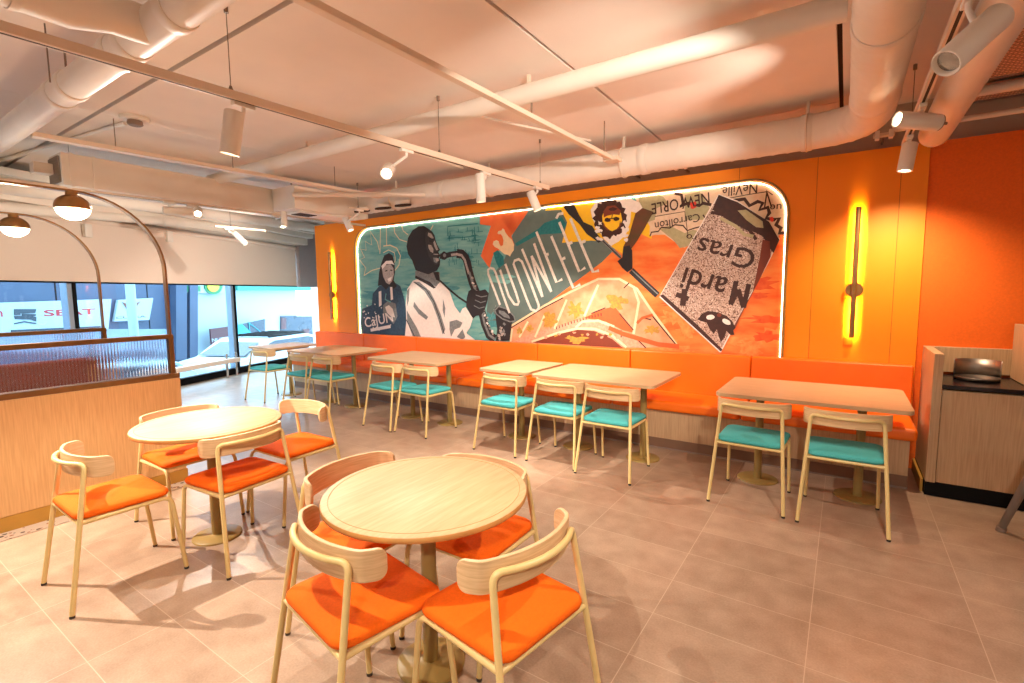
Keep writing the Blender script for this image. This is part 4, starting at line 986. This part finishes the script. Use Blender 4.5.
# small pipes from the cassette to the spiral duct
for i,(a,b,r,lab) in enumerate((((-5.6,3.6,2.74),(-4.55,4.78,2.80),.028,'thin white pipe from the air cassette to the spiral duct'),
    ((-3.9,2.0,3.04),(-3.9,4.75,3.04),.016,'thin conduit along the ceiling right of the smoke detector'),
    ((-5.35,1.86,3.055),(-8.2,1.5,3.055),.018,'thin conduit from the smoke detector towards the windows'),
    ((-2.75,3.35,3.045),(-2.2,4.7,3.045),.010,'thin cable on the ceiling above the end of the middle track'))):
    m=MB(); m.cyl(a,b,r,n=12); m.build('conduit',M['ductwhite'],loc=a,label=lab,cat='conduit')
o=empty('smoke_detector',(-5.2,1.88,CZ),0,'round white smoke detector on the ceiling at the upper left','smoke detector')
m=MB(); m.lathe([(.11,0),(.11,-.018),(.095,-.03)],(-5.2,1.88,CZ),32); m.build('base',M['white'],o,world=True)
m=MB(); m.lathe([(.055,-.03),(.06,-.06),(.045,-.07)],(-5.2,1.88,CZ),24); m.build('sensor',M['capgrey'],o,world=True,label='grey sensor head')
# pale beams and pipes in front of the blinds
for s0,s1,z0,z1,d,r,lab in ((-5.0,5.1,2.27,2.90,-.36,.065,'pale pipe just above the roller blinds, ending near the lilac column'),(-5.0,5.6,2.52,3.0,-.85,.085,'fat pale pipe above the roller blinds, the nearer one')):
    a=wp(s0,d,z0); c=wp(s1,d,z1); m=MB(); m.cyl(a,c,r,n=24); m.build('ceiling_pipe',M['ductwhite'],loc=a,label=lab,cat='pipe')
# flexible duct ends and clips above the orange wall
for i,px in enumerate((362,383,403)):
    p=ony(px,209-(i*3),4.74); o=empty('duct_sleeve',p,0,['leftmost of three short white duct sleeves above the mural','middle one of three short white duct sleeves above the mural','rightmost of three short white duct sleeves above the mural'][i],'duct sleeve','duct sleeves above the mural')
    m=MB(); m.lathe([(.095,-.03),(.095,.03)],(0,0,0),24,axis=(.05,-.15,1)); m.build('sleeve',M['ductwhite'],o)
    m=MB(); m.tube([Vector((.098*math.cos(a),.098*math.sin(a),-.03+.098*math.sin(a)*.15)) for a in [2*PI*k/24 for k in range(24)]],.014,6,closed=True); m.build('rim',M['ceilgap'],o,label='dark rubber rim')
for i,(px,py) in enumerate(((435,199),(519,189),(630,172.5),(681,166),(884,135))):
    p=ony(px,py,5.12); o=empty('pipe_clip',p,0,'small metal pipe clip above the orange wall, '+['first from the left','second from the left','third from the left','fourth from the left','the one at the far right'][i],'clip','pipe clips above the orange wall')
    m=MB(); m.box((-.07,-.03,-.012),(.07,.03,.012)); m.build('plate',M['ceilgap'] if i<4 else M['cream'],o,bevel=.003)
    m=MB(); m.box((-.06,-.05,-.035),(-.03,.02,.03)); m.box((.03,-.05,-.035),(.06,.02,.03)); m.build('prong',M['white'],o,bevel=.003)
    m=MB(); m.box((-.008,.02,-.008),(.008,5.42-5.12,.008)); m.build('wall_rod',M['wire'],o)
# long pale conduit along the gap above the wall
m=MB(); m.cyl((.25,5.10,2.80),(3.0,5.10,2.80),.02,n=12); m.build('conduit',M['ductwhite'],loc=(.25,5.1,2.8),label='thin conduit above the orange wall at the upper right',cat='conduit')
# perforated metal ceiling panels at the right
o=empty('perforated_panel',(1.3,4.0,2.98),0,'perforated pink metal ceiling panel at the upper right, the nearer one','panel','perforated ceiling panels')
m=MB(); m.box((.62,2.9,2.985),(2.4,4.84,2.995)); m.build('sheet',M['perf'],o,world=True)
m=MB(); m.box((.60,2.88,2.975),(.622,4.86,3.01)); m.box((.60,4.838,2.975),(2.4,4.86,3.01)); m.build('edge_frame',M['capgrey'],o,world=True)
o=empty('perforated_panel',(1.3,5.0,2.98),0,'perforated pink metal ceiling panel at the upper right, the one against the orange wall','panel','perforated ceiling panels')
m=MB(); m.box((.62,4.98,2.985),(2.4,5.36,2.995)); m.build('sheet',M['perf'],o,world=True)
m=MB(); m.box((.60,5.36,2.975),(2.4,5.38,3.01)); m.build('edge_frame',M['capgrey'],o,world=True)
m=MB(); m.cyl((.58,4.92,2.93),(3.0,4.92,2.93),.035,n=18); m.build('ceiling_pipe',M['ductwhite'],loc=(.58,4.92,2.93),label='thin white pipe between the perforated panels at the upper right',cat='pipe')


# ------------------------------------------------------------------ unseen lamps: mural washer and rear spot added, others inferred from pools and shadows
k=0
track((-4.8,-1.4),(-4.8,.45),2.60,'light track over the oak half wall, outside the picture',.035,.03)
track((-1.55,-1.8),(-1.55,.45),2.60,'light track above the photographer, outside the picture',.035,.03)
for (x,y,z,ax,pw,an) in ((-3.0,-.15,2.60,(-.15,.45,-1),20,80),(.33,1.2,2.63,(-3.8,4.1,-1.0),300,64),(-1.55,.38,2.60,(-.35,.35,-1),120,100),(.33,-1.1,2.63,(-.1,.9,-.75),150,60),(-4.8,.18,2.60,(.85,.30,-1),500,80),(.33,1.95,2.63,(-.25,.15,-1),90,85)):
    lab=['white spotlight at the near end of the middle track, outside the picture','white spotlight on the right track aimed at the mural','white spotlight straight above the photographer aimed at the tables','white spotlight on the right track behind the photographer','white spotlight over the oak half wall, outside the picture','white spotlight on the right track lighting the open floor'][k]; k+=1
    a=Vector(ax).normalized(); spot((x,y,z),Vector((x,y,z-.16))+a*.02,a,lab,power=pw,angle=an,L_=.2)
# unseen fill lamps added on the ceiling to brighten the room
for i,(x,y) in enumerate(((-4.2,-1.6),(-1.2,-1.8),(1.8,-1.2),(1.9,1.6))):
    o=empty('ceiling_lamp',(x,y,CZ),0,['round opal ceiling lamp nearest the window side, behind the photographer','round opal ceiling lamp straight behind the photographer','round opal ceiling lamp in the right rear corner','round opal ceiling lamp right of the photographer'][i],'lamp','opal ceiling lamps')
    m=MB(); m.lathe([(.22,0),(.22,-.05),(.20,-.07)],(x,y,CZ),32); m.build('rim',M['brass'],o,world=True)
    m=MB(); m.lathe([(.20,-.07),(.16,-.10),(.0001,-.115)],(x,y,CZ),32); m.build('opal_diffuser',M['opal'],o,world=True)
    light('AREA','lamp_light',(x,y,CZ-.14),5,(1,.88,.76),aim=(0,0,-1),parent=o,sx=.4,sy=.4)


# ------------------------------------------------------------------ street outside the windows
ZS=-1.05
w=bpy.data.worlds.new('sky'); sc.world=w; w.use_nodes=True
bg=w.node_tree.nodes['Background']; bg.inputs[0].default_value=(.52,.80,1,1); bg.inputs[1].default_value=7.0
m=MB(); wbox(m,-14,14,.3,14,ZS-.1,ZS); m.build('street',mat('pale_asphalt',(150,158,164),.8,noise=.05,scale=3),kind='structure')
DF=7.5
F0=wp(0,DF,0)
def FS(px,py,d=0):
    p=onplane(px,py,wp(0,DF-d,0),WN); return (p-W0).dot(WU),p.z
def fpoly(mb,pts,d0,d1,raw=False):
    P=[FS(*p,d0) for p in pts] if not raw else pts
    mb.prism(P,0,1,lambda s,z,t: wp(s,DF-(d0+(d1-d0)*t),z))
def frect(mb,x0,y0,x1,y1,d0,d1): fpoly(mb,[(x0,y0),(x1,y0),(x1,y1),(x0,y1)],d0,d1)
X_={}
X_['blue']=mat('blue_grey_cladding',(52,66,90),.6,noise=.08,scale=2); X_['pale']=mat('pale_blue_wall',(120,138,156),.7,noise=.03); X_['wh']=mat('white_render',(150,166,176),.7,noise=.02)
X_['teal']=mat('teal_fascia',(30,120,104),.5); X_['red']=mat('sign_red',(150,20,34),.5); X_['dark']=mat('dark_shop_window',(26,44,62),.25,noise=.2,scale=3); X_['cyan']=mat('sign_cyan',(10,140,160),.5); X_['green']=mat('sign_green',(14,110,64),.5); X_['yel']=mat('sign_yellow',(190,170,30),.5)
X_['slv']=mat('silver_letters',(44,54,64),.4,.3); X_['mar']=mat('maroon_panel',(70,18,26),.5,noise=.1)
# dealership facade
o=empty('showroom_building',wp(0,DF,ZS),0,'blue-grey showroom across the street behind the windows','building')
m=MB(); s0=-14; s1=FS(183,300)[0]; wbox(m,s0,s1,DF,DF+3,ZS,2.7); m.build('facade',X_['blue'],o,world=True)
for k in range(9):
    s=s0+ (s1-s0)*(k+.5)/9; m=MB(); wbox(m,s-.015,s+.015,DF-.01,DF,ZS,2.7); m.build('joint',M['black'],o,world=True)
m=MB(); frect(m,-60,329,172,352,.02,.06); m.build('pale_band',X_['pale'],o,world=True)
m=MB(); frect(m,170,284,181,360,.05,.3); frect(m,184,284,192,362,.05,.3); m.build('pilaster',X_['blue'],o,world=True)
def fword(txt,x0,yb_,x1,yt_,mt,parent,name='lettering',d=.12,off=0.02):
    cu=bpy.data.curves.new('t','FONT'); cu.body=txt; cu.size=1; cu.offset=off; cu.resolution_u=3
    to=bpy.data.objects.new('t',cu); col.objects.link(to); dg=bpy.context.evaluated_depsgraph_get(); dg.update()
    me=bpy.data.meshes.new_from_object(to.evaluated_get(dg)); bpy.data.objects.remove(to)
    xs=[v.co.x for v in me.vertices]; ys=[v.co.y for v in me.vertices]; a=FS(x0,yb_,d); b=FS(x1,yb_,d); c=FS(x0,yt_,d)
    mb=MB(); vs=[]
    for v in me.vertices:
        tx=(v.co.x-min(xs))/(max(xs)-min(xs)); ty=(v.co.y-min(ys))/(max(ys)-min(ys))
        vs.append(wp(a[0]+(b[0]-a[0])*tx,DF-d,a[1]+(c[1]-a[1])*ty))
    mb.add(vs,[tuple(p.vertices) for p in me.polygons]); bpy.data.meshes.remove(me); return mb.build(name,mt,parent,world=True,fixn=False)
o=empty('shop_sign',wp(0,DF,1.5),0,'wide white shop sign with red letters and a silver S emblem across the street','sign')
m=MB(); fpoly(m,[(-40,304),(109,299),(106,329),(-40,334)],.03,.12); m.build('panel',X_['wh'],o,world=True)
m=MB(); fpoly(m,[(11,330),(100,326),(100,328.5),(11,332.5)],.13,.16); m.build('base_shadow_rail',X_['slv'],o,world=True)  # dark strip along the lower edge of the sign
fword('SEAT',44,316.5,96,310,X_['red'],o,'lettering',.125)
for k,pts in enumerate(([(14,309),(36,309),(35,313),(20,313.5),(20,315),(14,315)],[(14,316),(30,315.5),(36,317),(36,321.5),(31,319.5),(15,319)],[(22,313.8),(36,314.2),(35,316),(22,316)],[(14,323.2),(24,321),(36,323),(36,324),(24,322.2),(14,324.2)])):
    m=MB(); fpoly(m,pts,.125,.14); m.build('emblem_bar',X_['slv'],o,world=True)
fword('n',-3,317,3,311,X_['red'],o,'lettering',.125)
o=empty('brand_sign',wp(2,DF,1.5),0,'white tapering sign with a bronze emblem across the street, behind the pale post','sign')
m=MB(); fpoly(m,[(116,300),(151,298),(147,320),(112,321.5)],.03,.12); m.build('panel',X_['wh'],o,world=True)
m=MB(); fpoly(m,[(122,302),(127,304),(130.5,309),(134,304),(140,301.5),(136,307),(132,311),(131,315),(130,315),(128,311)],.125,.14); m.build('emblem',mat('bronze_sign',(104,60,50),.5),o,world=True)
fword('CUPRA',116,319,146,316.8,X_['slv'],o,'lettering',.125,.01)
m=MB(); a=onplane(132,310,wp(0,4,0),WN); m.cyl((a.x,a.y,ZS),(a.x,a.y,4),.10,n=20); m.build('lamp_post',X_['wh'],loc=(a.x,a.y,ZS),label='pale street post in front of the tapering white sign',cat='post')
# white building to the right
o=empty('white_building',wp(8,DF,ZS),0,'white building across the street with teal fascia seen right of the black mullion','building')
m=MB(); wbox(m,s1,16,DF-.05,DF+3,ZS,2.9); m.build('facade',X_['wh'],o,world=True)
m=MB(); frect(m,232,284,330,290.5,.1,.35); m.build('fascia',X_['teal'],o,world=True,label='teal fascia strip')
m=MB(); frect(m,280,316,330,350,.06,.10); m.build('shop_window',X_['dark'],o,world=True)
m=MB(); frect(m,281,318,286,329,.11,.13); frect(m,303,329,309,342,.11,.13); m.build('window_poster',X_['mar'],o,world=True)
o=empty('pharmacy_sign',wp(3,DF,2),0,'green and yellow sign high on the white building across the street','sign')
m=MB(); frect(m,181,284,222,293,.1,.2); m.build('panel',X_['wh'],o,world=True)
m=MB(); frect(m,185,286,200,291.5,.21,.23); m.build('green_field',X_['green'],o,world=True)
m=MB(); cs=[(213+9*math.cos(2*PI*k/20),286+8.5*math.sin(2*PI*k/20)) for k in range(20)]; fpoly(m,cs,.21,.24); m.build('green_ring',X_['green'],o,world=True)
m=MB(); cs=[(213+6*math.cos(2*PI*k/20),286+6*math.sin(2*PI*k/20)) for k in range(20)]; fpoly(m,cs,.25,.27); m.build('yellow_sun',X_['yel'],o,world=True)
o=empty('street_banner',wp(5,DF,.5),0,'dark red street banner with white words left of the black mullion','banner')
m=MB(); fpoly(m,[(209,329),(232,326),(232,348),(211,350)],.5,.55); m.build('panel',X_['mar'],o,world=True)
fword('NUEVA',212,342,231,338.5,X_['wh'],o,'lettering',.56); fword('FORMA',212,348,231,344.5,X_['wh'],o,'lettering',.56)
o=empty('arrow_banner',wp(6,DF,.5),0,'dark banner with cyan arrow right of the black mullion','banner')
m=MB(); fpoly(m,[(236,325),(264,319),(264,341),(240,350)],.5,.55); m.build('panel',X_['dark'],o,world=True)
m=MB(); fpoly(m,[(234,325),(241,324),(252,334),(243,343),(237,350),(236,344),(242,337),(234,335)],.56,.6); m.build('arrow',X_['cyan'],o,world=True)
m=MB()
for a,b in (((249,323),(262,333)),((262,333),(250,337)),((250,337),(249,323))):
    p=FS(*a,.57);q=FS(*b,.57); m.tube([wp(p[0],DF-.57,p[1]),wp(q[0],DF-.57,q[1])],.02,6)
m.build('triangle_outline',X_['cyan'],o,world=True)
# parked cars
def car(s,d,flip,paint,lab,scale=1.,rack=False,h=1.5):
    o=empty('parked_car',wp(s,d,ZS),math.atan2(WU.y,WU.x)+(PI if flip else 0),lab,'car','parked cars outside')
    prof=[(-2.2,.35),(-2.25,.65),(-2.15,.9),(-1.25,1.0),(-.55,h-.08),(-.3,h),(1.2,h),(1.7,h-.1),(2.1,1.0),(2.25,.8),(2.25,.35)]
    prof=[(x*scale,z*scale) for x,z in prof]
    m=MB(); m.prism(prof,-.85*scale,.85*scale,lambda x,z,y:(x,y,z)); m.build('body',paint,o,bevel=.10,seg=3)
    gl=[(-1.08,1.04),(-.50,h-.12),(-.3,h-.07),(1.15,h-.07),(1.60,h-.16),(1.90,1.04)]
    m=MB(); m.prism([(x*scale,z*scale) for x,z in gl],-.865*scale,.865*scale,lambda x,z,y:(x,y,z)); m.build('side_windows',X_['dark'],o)
    m=MB(); 
    for (xa,za,xb,zb) in ((-1.27,1.02,-.60,h-.12),(2.10,1.05,1.74,h-.13)):
        m.add([(xa*scale-.015,-.7*scale,za*scale+.015),(xa*scale-.015,.7*scale,za*scale+.015),(xb*scale-.015,.62*scale,zb*scale+.03),(xb*scale-.015,-.62*scale,zb*scale+.03)],[(0,1,2,3)])
    m.build('windscreens',X_['dark'],o,fixn=False)
    for x in (-1.4,1.4):
        for y in (-1,1):
            m=MB(); m.cyl((x*scale,y*.70*scale,.32*scale),(x*scale,y*.88*scale,.32*scale),.32*scale,n=24); wh=m.build('wheel',M['black'],o)
            m=MB(); m.cyl((x*scale,y*.88*scale,.32*scale),(x*scale,y*.89*scale,.32*scale),.19*scale,n=16); m.build('rim',M['steel'],wh)
    if rack:
        for x in (-.2,.1,.4,.7,1.0,1.3): m=MB(); m.box((x,-.62,h+.03),(x+.03,.62,h+.07)); m.build('rack_bar',M['black'],o)
        for y in (-.62,.62): m=MB(); m.box((-.25,y-.015,h),(1.35,y+.015,h+.06)); m.build('rack_rail',M['black'],o)
    return o
pw_=mat('white_car_paint',(186,200,206),.2,noise=.01,coat=.5); pd=mat('pale_blue_car_paint',(140,168,178),.2,noise=.01,coat=.5)
def sd(px,py,z):
    p=onz(px,py,z); q=p-W0; return q.dot(WU),q.dot(WN)
car(s_at(292,340)+2.1,2.7,False,pw_,'white estate car with roof rack behind the farthest window table',rack=True,h=1.42)
car(s_at(150,370)+.15,2.2,False,pd,'pale blue car just outside the window, left of the black mullion',h=1.36)
# low white radiator bench inside the window
o=empty('window_rail',wp(s_at(200,380),-.25,0),0,'low white rail with two chrome posts along the foot of the window','rail')
a,b=s_at(150,380),s_at(229,380)
m=MB(); wbox(m,a,b,-.30,-.16,.28,.36); m.build('rail_body',M['white'],o,world=True,bevel=.01)
for s in (a+.3,b-.28,b-.05): m=MB(); p=wp(s,-.23,0); m.cyl((p.x,p.y,0),(p.x,p.y,.46 if s>a+1 else .3),.024,n=14); m.build('post',M['chrome'],o,world=True)


# ------------------------------------------------------------------ look
sc.view_settings.view_transform='Standard'; sc.view_settings.look='None'; sc.view_settings.gamma=1; sc.view_settings.use_curve_mapping=False
sc.view_settings.exposure=0.3
sc.cycles.use_denoising=True
sc.cycles.max_bounces=8; sc.cycles.diffuse_bounces=4; sc.cycles.glossy_bounces=3; sc.cycles.transparent_max_bounces=10
sc.cycles.sample_clamp_indirect=6
